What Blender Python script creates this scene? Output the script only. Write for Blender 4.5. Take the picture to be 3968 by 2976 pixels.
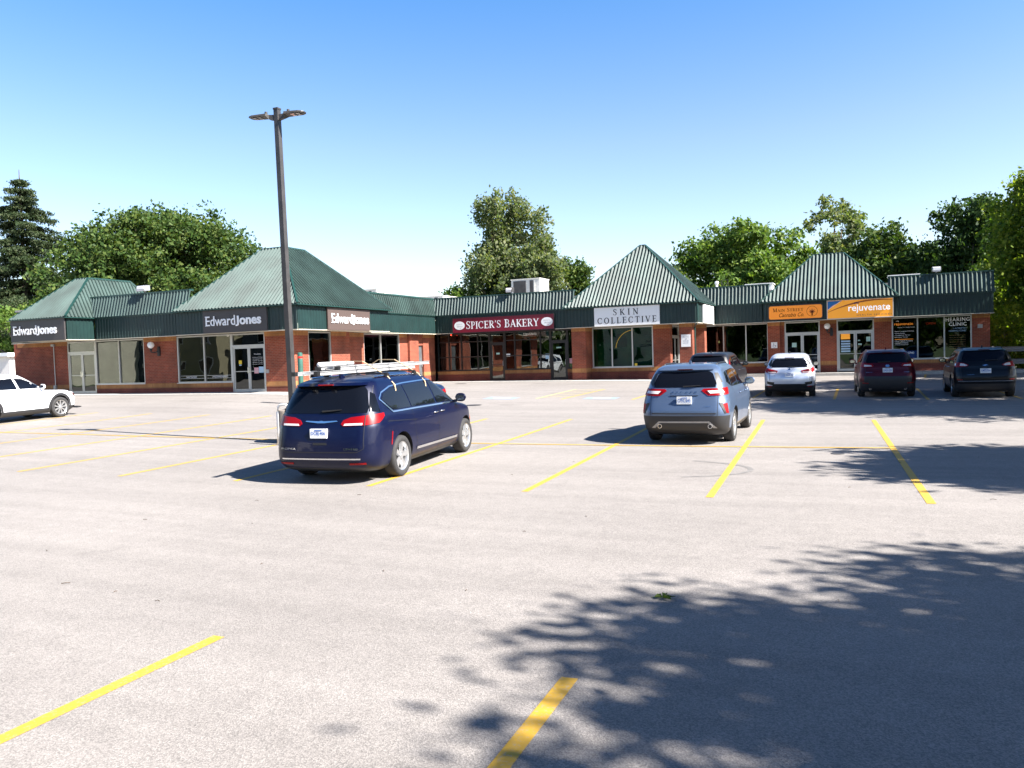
import bpy, bmesh, math, random
import numpy as np
from mathutils import Vector, Matrix
from mathutils.bvhtree import BVHTree
from mathutils.geometry import delaunay_2d_cdt

for o in list(bpy.data.objects): bpy.data.objects.remove(o)
S = bpy.context.scene
COL = S.collection
PI = math.pi
R = math.radians

# ------------------------------------------------------------------ camera
cd = bpy.data.cameras.new('camera'); cam = bpy.data.objects.new('camera', cd); COL.objects.link(cam)
cd.sensor_width = 36.0; cd.lens = 36.0*3038.34/3968.0; cd.clip_start = 0.1; cd.clip_end = 2000
yw, pt, rl = 0.4221, 0.0376, 0.0303
f_ = Vector((-math.sin(yw)*math.cos(pt), math.cos(yw)*math.cos(pt), -math.sin(pt)))
r_ = Vector((math.cos(yw), math.sin(yw), 0)); u_ = r_.cross(f_)
r2 = r_*math.cos(rl) - u_*math.sin(rl); u2 = u_*math.cos(rl) + r_*math.sin(rl)
cam.matrix_world = Matrix(((r2.x, u2.x, -f_.x, 0), (r2.y, u2.y, -f_.y, 0), (r2.z, u2.z, -f_.z, 2.07), (0, 0, 0, 1)))
S.camera = cam
S.render.resolution_x = 1024; S.render.resolution_y = 768

# ------------------------------------------------------------------ sky, sun, exposure
SUN_EL = R(41.0)
SUN_V = Vector((0.993*math.cos(SUN_EL), -0.112*math.cos(SUN_EL), math.sin(SUN_EL)))
W = bpy.data.worlds.new('World'); S.world = W; W.use_nodes = True
nt = W.node_tree; nt.nodes.clear()
sky = nt.nodes.new('ShaderNodeTexSky'); sky.sky_type = 'NISHITA'; sky.sun_disc = False
sky.sun_elevation = SUN_EL; sky.sun_rotation = math.atan2(SUN_V.x, SUN_V.y)
sky.air_density = 1.0; sky.dust_density = 1.2; sky.ozone_density = 1.3
hs = nt.nodes.new('ShaderNodeHueSaturation'); hs.inputs['Saturation'].default_value = 1.10
bg = nt.nodes.new('ShaderNodeBackground'); bg.inputs['Strength'].default_value = 0.095
ow = nt.nodes.new('ShaderNodeOutputWorld')
# sky tinted by height: pale low down, unseen upper dome darkened for less fill
tcw = nt.nodes.new('ShaderNodeTexCoord'); sxw = nt.nodes.new('ShaderNodeSeparateXYZ'); rpw = nt.nodes.new('ShaderNodeValToRGB'); mlw = nt.nodes.new('ShaderNodeVectorMath'); mlw.operation = 'MULTIPLY'
nt.links.new(tcw.outputs['Generated'], sxw.inputs[0]); nt.links.new(sxw.outputs['Z'], rpw.inputs['Fac']); e_ = rpw.color_ramp.elements
e_[0].position = 0.0; e_[0].color = (.95, .90, .87, 1); e_[1].position = 1.0; e_[1].color = (.10, .14, .22, 1)
for p_, c_ in ((.12, (.88, .83, .84, 1)), (.25, (.78, .76, .80, 1)), (.42, (.53, .70, .86, 1)), (.5, (.45, .63, .82, 1)), (.64, (.15, .21, .31, 1))): q_ = e_.new(p_); q_.color = c_
nt.links.new(sky.outputs[0], mlw.inputs[0]); nt.links.new(rpw.outputs[0], mlw.inputs[1]); nt.links.new(mlw.outputs[0], hs.inputs['Color']); nt.links.new(bg.outputs[0], ow.inputs['Surface'])
nt.links.new(hs.outputs[0], bg.inputs['Color'])
sl = bpy.data.lights.new('sun', 'SUN'); sl.energy = 5.0; sl.angle = R(0.53); sl.color = (1.0, 0.955, 0.90)
so = bpy.data.objects.new('sun', sl); COL.objects.link(so)
so.rotation_euler = SUN_V.to_track_quat('Z', 'Y').to_euler(); so.location = (30, -5, 40)
S.view_settings.view_transform = 'Standard'; S.view_settings.look = 'None'
S.view_settings.exposure = 1.84; S.view_settings.gamma = 1.0
S.render.engine = 'CYCLES'
S.cycles.max_bounces = 8; S.cycles.transparent_max_bounces = 12

# ------------------------------------------------------------------ materials
def mat(name, col, rough=0.6, metal=0.0, coat=0.0, noise=0.0, nscale=8.0, bump=0.0, emit=None, es=1.0, spec=0.5):
    m = bpy.data.materials.new(name); m.use_nodes = True; n = m.node_tree; b = n.nodes['Principled BSDF']
    b.inputs['Base Color'].default_value = (*col, 1); b.inputs['Roughness'].default_value = rough
    b.inputs['Metallic'].default_value = metal; b.inputs['Coat Weight'].default_value = coat
    b.inputs['Coat Roughness'].default_value = 0.03; b.inputs['Specular IOR Level'].default_value = spec
    if emit: b.inputs['Emission Color'].default_value = (*emit, 1); b.inputs['Emission Strength'].default_value = es
    if noise > 0 or bump > 0:
        tc = n.nodes.new('ShaderNodeTexCoord'); nz = n.nodes.new('ShaderNodeTexNoise')
        nz.inputs['Scale'].default_value = nscale; nz.inputs['Detail'].default_value = 6
        n.links.new(tc.outputs['Object'], nz.inputs['Vector'])
        if noise > 0:
            mr = n.nodes.new('ShaderNodeMapRange'); mr.inputs['To Min'].default_value = 1-noise; mr.inputs['To Max'].default_value = 1+noise
            mr.inputs['From Min'].default_value = 0.3; mr.inputs['From Max'].default_value = 0.7
            mx = n.nodes.new('ShaderNodeVectorMath'); mx.operation = 'SCALE'; mx.inputs[0].default_value = col
            n.links.new(nz.outputs['Fac'], mr.inputs['Value']); n.links.new(mr.outputs[0], mx.inputs['Scale']); n.links.new(mx.outputs[0], b.inputs['Base Color'])
        if bump > 0:
            bp = n.nodes.new('ShaderNodeBump'); bp.inputs['Strength'].default_value = bump; bp.inputs['Distance'].default_value = 0.01
            n.links.new(nz.outputs['Fac'], bp.inputs['Height']); n.links.new(bp.outputs[0], b.inputs['Normal'])
    return m

def brick_mat(name, c1, c2, mortar, bw, rh, ms, off=0.5, dirt=0.42):
    m = bpy.data.materials.new(name); m.use_nodes = True; n = m.node_tree; b = n.nodes['Principled BSDF']
    b.inputs['Roughness'].default_value = 0.85
    uv = n.nodes.new('ShaderNodeUVMap'); br = n.nodes.new('ShaderNodeTexBrick')
    br.inputs['Color1'].default_value = (*c1, 1); br.inputs['Color2'].default_value = (*c2, 1); br.inputs['Mortar'].default_value = (*mortar, 1)
    br.inputs['Scale'].default_value = 1; br.inputs['Brick Width'].default_value = bw; br.inputs['Row Height'].default_value = rh
    br.inputs['Mortar Size'].default_value = ms; br.inputs['Mortar Smooth'].default_value = 0.1; br.offset = off
    n.links.new(uv.outputs[0], br.inputs['Vector'])
    nz = n.nodes.new('ShaderNodeTexNoise'); nz.inputs['Scale'].default_value = 0.9; nz.inputs['Detail'].default_value = 7
    tc = n.nodes.new('ShaderNodeTexCoord'); n.links.new(tc.outputs['Object'], nz.inputs['Vector'])
    mr = n.nodes.new('ShaderNodeMapRange'); mr.inputs['From Min'].default_value = .3; mr.inputs['From Max'].default_value = .7
    mr.inputs['To Min'].default_value = 1-dirt; mr.inputs['To Max'].default_value = 1+dirt*.5
    vm = n.nodes.new('ShaderNodeVectorMath'); vm.operation = 'SCALE'
    n.links.new(nz.outputs['Fac'], mr.inputs['Value']); n.links.new(br.outputs['Color'], vm.inputs[0]); n.links.new(mr.outputs[0], vm.inputs['Scale'])
    n.links.new(vm.outputs[0], b.inputs['Base Color'])
    bp = n.nodes.new('ShaderNodeBump'); bp.inputs['Strength'].default_value = .6; bp.inputs['Distance'].default_value = 0.008; bp.invert = True
    n.links.new(br.outputs['Fac'], bp.inputs['Height']); n.links.new(bp.outputs[0], b.inputs['Normal'])
    return m

def glass_mat(name, tint, ior=1.55, rough=0.0, base=0.0):
    m = bpy.data.materials.new(name); m.use_nodes = True; n = m.node_tree; n.nodes.clear()
    o = n.nodes.new('ShaderNodeOutputMaterial'); mx = n.nodes.new('ShaderNodeMixShader'); fr = n.nodes.new('ShaderNodeFresnel')
    tr = n.nodes.new('ShaderNodeBsdfTransparent'); gl = n.nodes.new('ShaderNodeBsdfGlossy')
    fr.inputs['IOR'].default_value = ior; tr.inputs[0].default_value = (*tint, 1); gl.inputs['Roughness'].default_value = rough
    gl.inputs['Color'].default_value = (.92, .96, .95, 1)
    ad = n.nodes.new('ShaderNodeMath'); ad.operation = 'ADD'; ad.inputs[1].default_value = base; ad.use_clamp = True
    # old float glass is never perfectly flat: a slow ripple bends what it mirrors
    tc = n.nodes.new('ShaderNodeTexCoord'); nz = n.nodes.new('ShaderNodeTexNoise'); nz.inputs['Scale'].default_value = 0.9; nz.inputs['Detail'].default_value = 1
    bp = n.nodes.new('ShaderNodeBump'); bp.inputs['Strength'].default_value = .35; bp.inputs['Distance'].default_value = .02
    n.links.new(tc.outputs['Object'], nz.inputs['Vector']); n.links.new(nz.outputs['Fac'], bp.inputs['Height']); n.links.new(bp.outputs[0], gl.inputs['Normal'])
    n.links.new(fr.outputs[0], ad.inputs[0]); n.links.new(ad.outputs[0], mx.inputs['Fac']); n.links.new(tr.outputs[0], mx.inputs[1]); n.links.new(gl.outputs[0], mx.inputs[2])
    n.links.new(mx.outputs[0], o.inputs['Surface'])
    return m

def leaf_mat(name, c_dark, c_mid, c_light, trans=0.35):
    m = bpy.data.materials.new(name); m.use_nodes = True; n = m.node_tree; n.nodes.clear()
    o = n.nodes.new('ShaderNodeOutputMaterial'); g = n.nodes.new('ShaderNodeNewGeometry'); rp = n.nodes.new('ShaderNodeValToRGB')
    rp.color_ramp.elements[0].color = (*c_dark, 1); rp.color_ramp.elements[1].color = (*c_light, 1)
    e = rp.color_ramp.elements.new(0.5); e.color = (*c_mid, 1)
    n.links.new(g.outputs['Random Per Island'], rp.inputs['Fac'])
    b = n.nodes.new('ShaderNodeBsdfPrincipled'); b.inputs['Roughness'].default_value = 0.6; b.inputs['Specular IOR Level'].default_value = .25
    t = n.nodes.new('ShaderNodeBsdfTranslucent'); mx = n.nodes.new('ShaderNodeMixShader'); mx.inputs['Fac'].default_value = trans
    yl = n.nodes.new('ShaderNodeVectorMath'); yl.operation = 'MULTIPLY'; yl.inputs[1].default_value = (1.5, 1.55, .55)
    n.links.new(rp.outputs[0], b.inputs['Base Color']); n.links.new(rp.outputs[0], yl.inputs[0]); n.links.new(yl.outputs[0], t.inputs['Color'])
    n.links.new(b.outputs[0], mx.inputs[1]); n.links.new(t.outputs[0], mx.inputs[2]); n.links.new(mx.outputs[0], o.inputs['Surface'])
    return m

def asphalt_mat():
    m = bpy.data.materials.new('asphalt'); m.use_nodes = True; n = m.node_tree; b = n.nodes['Principled BSDF']
    L = n.links; tc = n.nodes.new('ShaderNodeTexCoord')
    def noise(scale, detail=4, rough=.5, stretch=None):
        z = n.nodes.new('ShaderNodeTexNoise'); z.inputs['Scale'].default_value = scale; z.inputs['Detail'].default_value = detail; z.inputs['Roughness'].default_value = rough
        if stretch:
            mp = n.nodes.new('ShaderNodeMapping'); mp.inputs['Scale'].default_value = stretch[0]; mp.inputs['Rotation'].default_value = (0, 0, stretch[1])
            L.new(tc.outputs['Object'], mp.inputs['Vector']); L.new(mp.outputs[0], z.inputs['Vector'])
        else: L.new(tc.outputs['Object'], z.inputs['Vector'])
        return z
    def rng(src, a, c, lo, hi):
        r = n.nodes.new('ShaderNodeMapRange'); r.inputs['From Min'].default_value = a; r.inputs['From Max'].default_value = c
        r.inputs['To Min'].default_value = lo; r.inputs['To Max'].default_value = hi; L.new(src, r.inputs['Value']); return r.outputs[0]
    def mul(a, c):
        k = n.nodes.new('ShaderNodeMath'); k.operation = 'MULTIPLY'; L.new(a, k.inputs[0]); L.new(c, k.inputs[1]); return k.outputs[0]
    vo = n.nodes.new('ShaderNodeTexVoronoi'); vo.inputs['Scale'].default_value = 120; L.new(tc.outputs['Object'], vo.inputs['Vector'])
    vs = n.nodes.new('ShaderNodeSeparateColor'); L.new(vo.outputs['Color'], vs.inputs[0])
    grain = rng(vs.outputs[0], 0, 1, .74, 1.27)                # every stone of the aggregate has its own tone
    pits = rng(noise(60, 3, .7).outputs['Fac'], .32, .55, .80, 1.0)
    mott = rng(noise(5, 5, .6).outputs['Fac'], .3, .7, .93, 1.06)
    big = rng(noise(.25, 4, .55).outputs['Fac'], .3, .7, .9, 1.07)
    tracks = rng(noise(.9, 4, .6, ((.12, 1.6, 1), .15)).outputs['Fac'], .35, .6, .9, 1.03)   # worn lanes along the aisle
    oil = rng(noise(.55, 2, .4).outputs['Fac'], .70, .76, 1.0, .82)
    v = mul(mul(mul(grain, pits), mul(mott, big)), mul(tracks, oil))
    sc = n.nodes.new('ShaderNodeVectorMath'); sc.operation = 'SCALE'; sc.inputs[0].default_value = (0.252, 0.231, 0.214)
    L.new(v, sc.inputs['Scale']); L.new(sc.outputs[0], b.inputs['Base Color'])
    b.inputs['Roughness'].default_value = .8; b.inputs['Specular IOR Level'].default_value = .3
    bp = n.nodes.new('ShaderNodeBump'); bp.inputs['Strength'].default_value = .5; bp.inputs['Distance'].default_value = .004
    L.new(vo.outputs['Distance'], bp.inputs['Height']); L.new(bp.outputs[0], b.inputs['Normal'])
    return m

def paint_mat(name, col, wear=.5):
    m = bpy.data.materials.new(name); m.use_nodes = True; n = m.node_tree; b = n.nodes['Principled BSDF']; L = n.links
    tc = n.nodes.new('ShaderNodeTexCoord'); z = n.nodes.new('ShaderNodeTexNoise'); z.inputs['Scale'].default_value = 40; z.inputs['Detail'].default_value = 8; z.inputs['Roughness'].default_value = .7
    L.new(tc.outputs['Object'], z.inputs['Vector']); rp = n.nodes.new('ShaderNodeValToRGB')
    rp.color_ramp.elements[0].position = .35; rp.color_ramp.elements[1].position = .47
    rp.color_ramp.elements[0].color = (*[c*(1-wear)+.27*wear for c in col], 1); rp.color_ramp.elements[1].color = (*col, 1)
    L.new(z.outputs['Fac'], rp.inputs['Fac']); L.new(rp.outputs[0], b.inputs['Base Color']); b.inputs['Roughness'].default_value = .7
    return m

M = dict(
    asphalt=asphalt_mat(),
    yellow=paint_mat('yellow_road_paint', (.50, .295, .028), .5), yellow_worn=paint_mat('worn_yellow_paint', (.50, .40, .17), .75),
    blue_paint=paint_mat('worn_blue_paint', (.22, .28, .36), .6),
    concrete=mat('concrete', (.36, .345, .32), .85, noise=.15, nscale=3, bump=.3),
    grass=mat('grass', (.06, .10, .025), .9, noise=.4, nscale=2, bump=.5),
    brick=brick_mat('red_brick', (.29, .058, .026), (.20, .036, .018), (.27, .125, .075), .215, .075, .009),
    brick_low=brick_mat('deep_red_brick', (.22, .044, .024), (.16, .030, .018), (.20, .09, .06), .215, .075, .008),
    soldier=brick_mat('tan_soldier_brick', (.46, .215, .07), (.38, .16, .05), (.22, .11, .05), .075, .24, .009, off=0.0),
    roof=mat('faded_green_metal', (.034, .060, .053), .52, metal=.0, noise=.34, nscale=.8, spec=.50),
    fascia=mat('green_metal', (.0065, .024, .022), .45, metal=.0, noise=.2, nscale=1.5),
    trim=mat('dark_green_trim', (.012, .044, .038), .4),
    soffit=mat('cream_soffit', (.55, .50, .40), .7), flat=mat('roof_membrane', (.35, .34, .32), .9, noise=.2, nscale=.8),
    alu=mat('aluminium_frame', (.52, .52, .50), .35, metal=.55), black_frame=mat('black_frame', (.012, .012, .013), .4),
    glass=glass_mat('shop_glass', (.14, .18, .17), 1.5, base=.03), glass_green=glass_mat('green_shop_glass', (.42, .62, .50), 1.5, base=.0),
    glass_dark=glass_mat('dark_shop_glass', (.16, .20, .19), 1.6, base=.06),
    inner=mat('interior_plaster', (.05, .047, .042), .9), reflected_green=mat('painted_tree_reflection', (.045, .12, .078), .8, noise=.6, nscale=1.1),
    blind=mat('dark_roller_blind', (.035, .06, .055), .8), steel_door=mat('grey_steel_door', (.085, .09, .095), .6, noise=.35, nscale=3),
    white=mat('white_enamel', (.80, .80, .79), .45), offwhite=mat('off_white', (.62, .60, .55), .6, noise=.08), grey=mat('grey_metal', (.32, .31, .30), .5, noise=.1),
    signgrey=mat('charcoal_sign_panel', (.052, .045, .045), .5), signbrown=mat('brown_sign_panel', (.078, .054, .046), .5), letter=mat('white_letter', (.86, .86, .86), .35),
    maroon=mat('maroon_panel', (.17, .006, .022), .35), black=mat('black_plastic', (.012, .012, .013), .45), ink=mat('black_ink', (.01, .01, .012), .9, spec=.0),
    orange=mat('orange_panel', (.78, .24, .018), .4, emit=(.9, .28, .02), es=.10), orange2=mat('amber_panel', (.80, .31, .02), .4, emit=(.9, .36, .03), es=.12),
    brown=mat('brown_ink', (.05, .010, .005), .9, spec=.1), swoosh=mat('rust_orange', (.42, .09, .01), .4), blue=mat('blue_panel', (.01, .15, .45), .4), navy=mat('navy_ink', (.015, .04, .14), .9, spec=.1),
    neon=mat('red_neon', (.6, .02, .01), .4, emit=(1, .06, .03), es=1.6), lampon=mat('warm_lamp', (1, .7, .3), .4, emit=(1, .6, .25), es=4),
    bollard=mat('green_bollard', (.035, .11, .085), .45, noise=.2, nscale=5), red=mat('red_reflective', (.55, .02, .015), .35), bronze=mat('bronze_pole', (.040, .037, .036), .5, noise=.3, nscale=3),
    galv=mat('galvanised_steel', (.36, .37, .38), .4, metal=.5), alu_bright=mat('bright_aluminium', (.50, .50, .50), .4, metal=.4, noise=.1),
    bark=mat('bark', (.10, .075, .055), .9, noise=.4, nscale=5, bump=.6), strap=mat('tan_strap', (.45, .33, .2), .8), yellowsign=mat('yellow_label', (.7, .5, .03), .5),
    pink=mat('pink_paper', (.6, .32, .36), .7), paleblue=mat('pale_blue_paper', (.35, .52, .68), .7), teal=mat('teal_paper', (.35, .55, .5), .7), wood=mat('light_wood', (.42, .26, .13), .7, noise=.2),
    wall_pale=brick_mat('pale_block_wall', (.62, .60, .48), (.56, .54, .43), (.5, .48, .4), .4, .2, .01, dirt=.1), wall_yellow=mat('cream_siding', (.34, .31, .20), .8), wall_blue=mat('grey_siding', (.07, .095, .12), .8),
    shingle=mat('dark_shingle', (.06, .055, .055), .9, noise=.3, nscale=4), house_white=mat('white_stucco', (.82, .78, .72), .8, noise=.05),
    base_brown=mat('weathered_concrete', (.24, .20, .165), .9, noise=.25, nscale=4, bump=.4),
    tyre=mat('tyre_rubber', (.028, .027, .027), .8, noise=.2, nscale=20), rim=mat('alloy_rim', (.55, .55, .55), .3, metal=.8), rimdark=mat('dark_alloy', (.05, .05, .055), .4, metal=.6),
    carglass=mat('tinted_car_glass', (.004, .005, .008), .02, spec=.32), chrome=mat('chrome', (.75, .75, .76), .12, metal=1), clad=mat('grey_cladding', (.020, .020, .022), .55),
    lamp_red=mat('red_lens', (.23, .0012, .003), .3, spec=.3), lamp_clear=mat('clear_lens', (.62, .60, .60), .1, coat=1), lamp_dark=mat('smoked_red_lens', (.07, .002, .004), .3, spec=.3), amber=mat('amber_lens', (.8, .2, .02), .2, coat=1),
    plate=mat('plate_white', (.75, .77, .80), .4), plateink=mat('plate_blue', (.03, .12, .42), .5),
)
def carpaint(name, col, metal=.55):
    dk = max(col) < .04 or name.startswith('dark'); m = mat(name, col, .36, metal=metal, coat=.22 if dk else .55, spec=.3 if dk else .5); return m
M['letter_glow'] = mat('brightened_letter', (.86, .86, .86), .5, emit=(1, 1, 1), es=.16)  # emission added to brighten white sign letters that stand in shade
M.update(p_van=carpaint('navy_paint', (.0012, .0034, .024), .15), p_escape=carpaint('light_blue_paint', (.088, .130, .21), .45), p_silver=carpaint('silver_paint', (.60, .64, .72), .5),
         p_red=carpaint('dark_red_paint', (.075, .003, .010), .4), p_black=carpaint('black_paint', (.004, .004, .006), .2), p_dark=carpaint('graphite_paint', (.014, .015, .019), .2),
         p_white=carpaint('white_paint', (.80, .81, .83), .0), p_sedan=carpaint('deep_blue_paint', (.012, .025, .07), .5))
LEAF = dict(maple=leaf_mat('maple_leaf', (.022, .048, .010), (.044, .086, .017), (.105, .135, .03), .3), bright=leaf_mat('bright_leaf', (.05, .10, .015), (.09, .16, .028), (.17, .22, .05)),
            locust=leaf_mat('locust_leaf', (.065, .10, .04), (.12, .155, .07), (.20, .205, .115), .45), dark=leaf_mat('dark_leaf', (.020, .045, .012), (.035, .070, .018), (.06, .10, .025)),
            spruce=leaf_mat('spruce_needle', (.016, .032, .012), (.030, .050, .018), (.060, .072, .030), .15), yellowish=leaf_mat('yellow_green_leaf', (.06, .11, .012), (.12, .18, .02), (.22, .25, .04), .5))

# ------------------------------------------------------------------ tagging helpers
def tag(o, label=None, cat=None, group=None, kind=None):
    if label: o['label'] = label
    if cat: o['category'] = cat
    if group: o['group'] = group
    if kind: o['kind'] = kind
    return o
ORG = {}
def thing(name, loc, label, cat, group=None, rot=(0, 0, 0)):
    o = bpy.data.objects.new(name, None); COL.objects.link(o); o.location = loc; o.rotation_euler = rot
    o.empty_display_size = .3; ORG[o.name] = Vector(loc); tag(o, label, cat, group); return o
def link_mesh(name, me, parent=None):
    o = bpy.data.objects.new(name, me); COL.objects.link(o)
    if parent: o.parent = parent; ORG[o.name] = ORG.get(parent.name, Vector((0, 0, 0)))
    return o

class MB:
    """collects faces, builds one mesh object; UVs are metres on the dominant plane"""
    def __init__(s): s.v = []; s.f = []; s.m = []
    def face(s, pts, mi=0):
        b = len(s.v); s.v += [tuple(p) for p in pts]; s.f.append(tuple(range(b, b+len(pts)))); s.m.append(mi)
    def hexa(s, c, mi=0):        # 8 corners: bottom 0-3 ccw, top 4-7
        b = len(s.v); s.v += [tuple(p) for p in c]
        for q in ((0, 3, 2, 1), (4, 5, 6, 7), (0, 1, 5, 4), (1, 2, 6, 5), (2, 3, 7, 6), (3, 0, 4, 7)): s.f.append(tuple(b+i for i in q)); s.m.append(mi)
    def box(s, x0, x1, y0, y1, z0, z1, mi=0):
        s.hexa([(x0, y0, z0), (x1, y0, z0), (x1, y1, z0), (x0, y1, z0), (x0, y0, z1), (x1, y0, z1), (x1, y1, z1), (x0, y1, z1)], mi)
    def prism(s, poly, y0, y1, mi=0, ax='y'):   # polygon in (a,b); extruded along the axis
        def P(a, b, t): return (a, t, b) if ax == 'y' else ((t, a, b) if ax == 'x' else (a, b, t))
        n = len(poly); b = len(s.v); s.v += [P(a, c, y0) for a, c in poly] + [P(a, c, y1) for a, c in poly]
        s.f.append(tuple(b+i for i in range(n))); s.m.append(mi); s.f.append(tuple(b+n+i for i in reversed(range(n)))); s.m.append(mi)
        for i in range(n):
            j = (i+1) % n; s.f.append((b+i, b+n+i, b+n+j, b+j)); s.m.append(mi)
    def tube(s, pts, r, n=8, mi=0, cap=True):
        pts = [Vector(p) for p in pts]; rs = r if isinstance(r, (list, tuple)) else [r]*len(pts); rings = []
        for i, p in enumerate(pts):
            d = (pts[min(i+1, len(pts)-1)]-pts[max(i-1, 0)]).normalized()
            a = Vector((0, 0, 1)) if abs(d.z) < .9 else Vector((1, 0, 0)); x = d.cross(a).normalized(); y = d.cross(x)
            b = len(s.v); rings.append(b)
            for k in range(n):
                t = 2*PI*(k+.5)/n; s.v.append(tuple(p+x*math.cos(t)*rs[i]+y*math.sin(t)*rs[i]))
        for a, b in zip(rings, rings[1:]):
            for k in range(n): s.f.append((a+k, a+(k+1) % n, b+(k+1) % n, b+k)); s.m.append(mi)
        if cap:
            s.f.append(tuple(rings[0]+k for k in reversed(range(n)))); s.m.append(mi); s.f.append(tuple(rings[-1]+k for k in range(n))); s.m.append(mi)
    def lathe(s, prof, c, n=16, mi=0, ax='z', cap=True):
        c = Vector(c); rings = []
        for r, h in prof:
            rings.append(len(s.v))
            for k in range(n):
                t = 2*PI*k/n; a, b = r*math.cos(t), r*math.sin(t)
                s.v.append(tuple(c+Vector((a, b, h) if ax == 'z' else ((h, a, b) if ax == 'x' else (a, h, b)))))
        for a, b in zip(rings, rings[1:]):
            for k in range(n): s.f.append((a+k, a+(k+1) % n, b+(k+1) % n, b+k)); s.m.append(mi)
        if cap: s.f.append(tuple(rings[0]+k for k in reversed(range(n)))); s.m.append(mi); s.f.append(tuple(rings[-1]+k for k in range(n))); s.m.append(mi)
    def build(s, name, mats, parent=None, smooth=False, angle=None, local=False):
        me = bpy.data.meshes.new(name)
        o = link_mesh(name, me, parent)
        off = Vector((0, 0, 0)) if (local or not parent) else ORG[parent.name]
        V = np.array(s.v, dtype=np.float64) - np.array(off)
        me.from_pydata(V.tolist(), [], s.f)
        if not isinstance(mats, (list, tuple)): mats = [mats]
        for m in mats: me.materials.append(M[m] if isinstance(m, str) else m)
        me.polygons.foreach_set('material_index', s.m)
        uv = me.uv_layers.new(name='UVMap'); co = np.array(s.v)
        arr = np.empty((len(me.loops), 2))
        for p in me.polygons:
            nx, ny, nz = (abs(c) for c in p.normal)
            for li in p.loop_indices:
                x, y, z = co[me.loops[li].vertex_index]
                arr[li] = (x, y) if nz > max(nx, ny) else ((y, z) if nx > ny else (x, z))
        uv.data.foreach_set('uv', arr.ravel())
        bm = bmesh.new(); bm.from_mesh(me); bmesh.ops.recalc_face_normals(bm, faces=bm.faces); bm.to_mesh(me); bm.free()
        if smooth:
            me.polygons.foreach_set('use_smooth', [True]*len(me.polygons))
            if angle: me.set_sharp_from_angle(angle=R(angle))
        me.update(); return o

class Fr:      # facade frame: s along the wall, t outward, z up
    def __init__(s, x, y, axis): s.x, s.y, s.a = x, y, axis
    def P(s, a, t, z): return (a, s.y-t, z) if s.a == 'A' else (s.x+t, a, z)
    def box(s, mb, a0, a1, t0, t1, z0, z1, mi=0):
        c = [s.P(a, t, z) for z in (z0, z1) for a, t in ((a0, t1), (a1, t1), (a1, t0), (a0, t0))]; mb.hexa(c, mi)

# ------------------------------------------------------------------ ground (gentle slope, up towards the shops)
CP = [(-30,5,.09),(-30,15,.26),(-30,22,.41),(-22,22,.30),(-15,5,0),(-15,15,.10),(-15,25,.25),(-5,5,.01),(-5,15,.06),(-5,25,.16),(-8,31,.25),(0,31,.19),(5,31,.20),
      (5,22,.15),(5,12,.12),(3,3,.11),(-8,0,-.01),(9,20,.21),(-42,28.3,.69),(-37,28.3,.67),(-30,28.3,.67),(-24,28.3,.66),(-24.2,36,.57),(-24.2,42.5,.51),(-19,42.5,.49),(-12,42.3,.47),
      (-8,46,.38),(0,46,.38),(6,46,.38),(-1.7,4.5,.035),(-4.4,4.4,.011),(-22,15.9,.19),(-19.8,38,.56),(3.5,40,.27),(-50,28,.75),(-50,10,.4),(12,46,.38),(12,30,.25),(-3,-8,.0),(-20,-8,0),(10,-5,.1)]
cp = np.array(CP, float)
def _K(d): return np.where(d > 1e-9, d*d*np.log(d+1e-12), 0)
_D = np.sqrt(((cp[:, None, :2]-cp[None, :, :2])**2).sum(-1)); _n = len(cp)
_A = np.zeros((_n+3, _n+3)); _A[:_n, :_n] = _K(_D)+np.eye(_n)*6.0; _A[:_n, _n] = 1; _A[:_n, _n+1:] = cp[:, :2]; _A[_n:, :_n] = _A[:_n, _n:].T
_w = np.linalg.solve(_A, np.concatenate([cp[:, 2], np.zeros(3)]))
def GZ(X, Y):
    X = np.clip(np.asarray(X, float), -50, 12); Y = np.clip(np.asarray(Y, float), -8, 47)
    d = np.sqrt((X[..., None]-cp[:, 0])**2+(Y[..., None]-cp[:, 1])**2)
    return (_K(d) @ _w[:_n]) + _w[_n] + _w[_n+1]*X + _w[_n+2]*Y
def gz(x, y): return float(GZ(np.array([x]), np.array([y]))[0])

def grid_sheet(name, xs, ys, dz, m):
    X, Y = np.meshgrid(xs, ys); Z = GZ(X, Y)+dz
    V = np.stack([X, Y, Z], -1).reshape(-1, 3); nx = len(xs); ny = len(ys)
    F = [(j*nx+i, j*nx+i+1, (j+1)*nx+i+1, (j+1)*nx+i) for j in range(ny-1) for i in range(nx-1)]
    me = bpy.data.meshes.new(name); me.from_pydata(V.tolist(), [], F); me.materials.append(m)
    me.polygons.foreach_set('use_smooth', [True]*len(F)); o = bpy.data.objects.new(name, me); COL.objects.link(o); return o
xs = [-600, -300, -150, -90, -70]+list(np.arange(-55, 16, .75))+[18, 25, 40, 70, 150, 300, 600]
ys = [-600, -300, -150, -60, -30]+list(np.arange(-15, 53, .75))+[56, 62, 75, 100, 150, 300, 600, 1200]
tag(grid_sheet('grass_ground', xs, ys, -.04, M['grass']), kind='structure')
tag(grid_sheet('parking_lot', list(np.arange(-60, 16.1, .5)), list(np.arange(-15, 60.1, .5)), 0, M['asphalt']), kind='structure')

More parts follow.
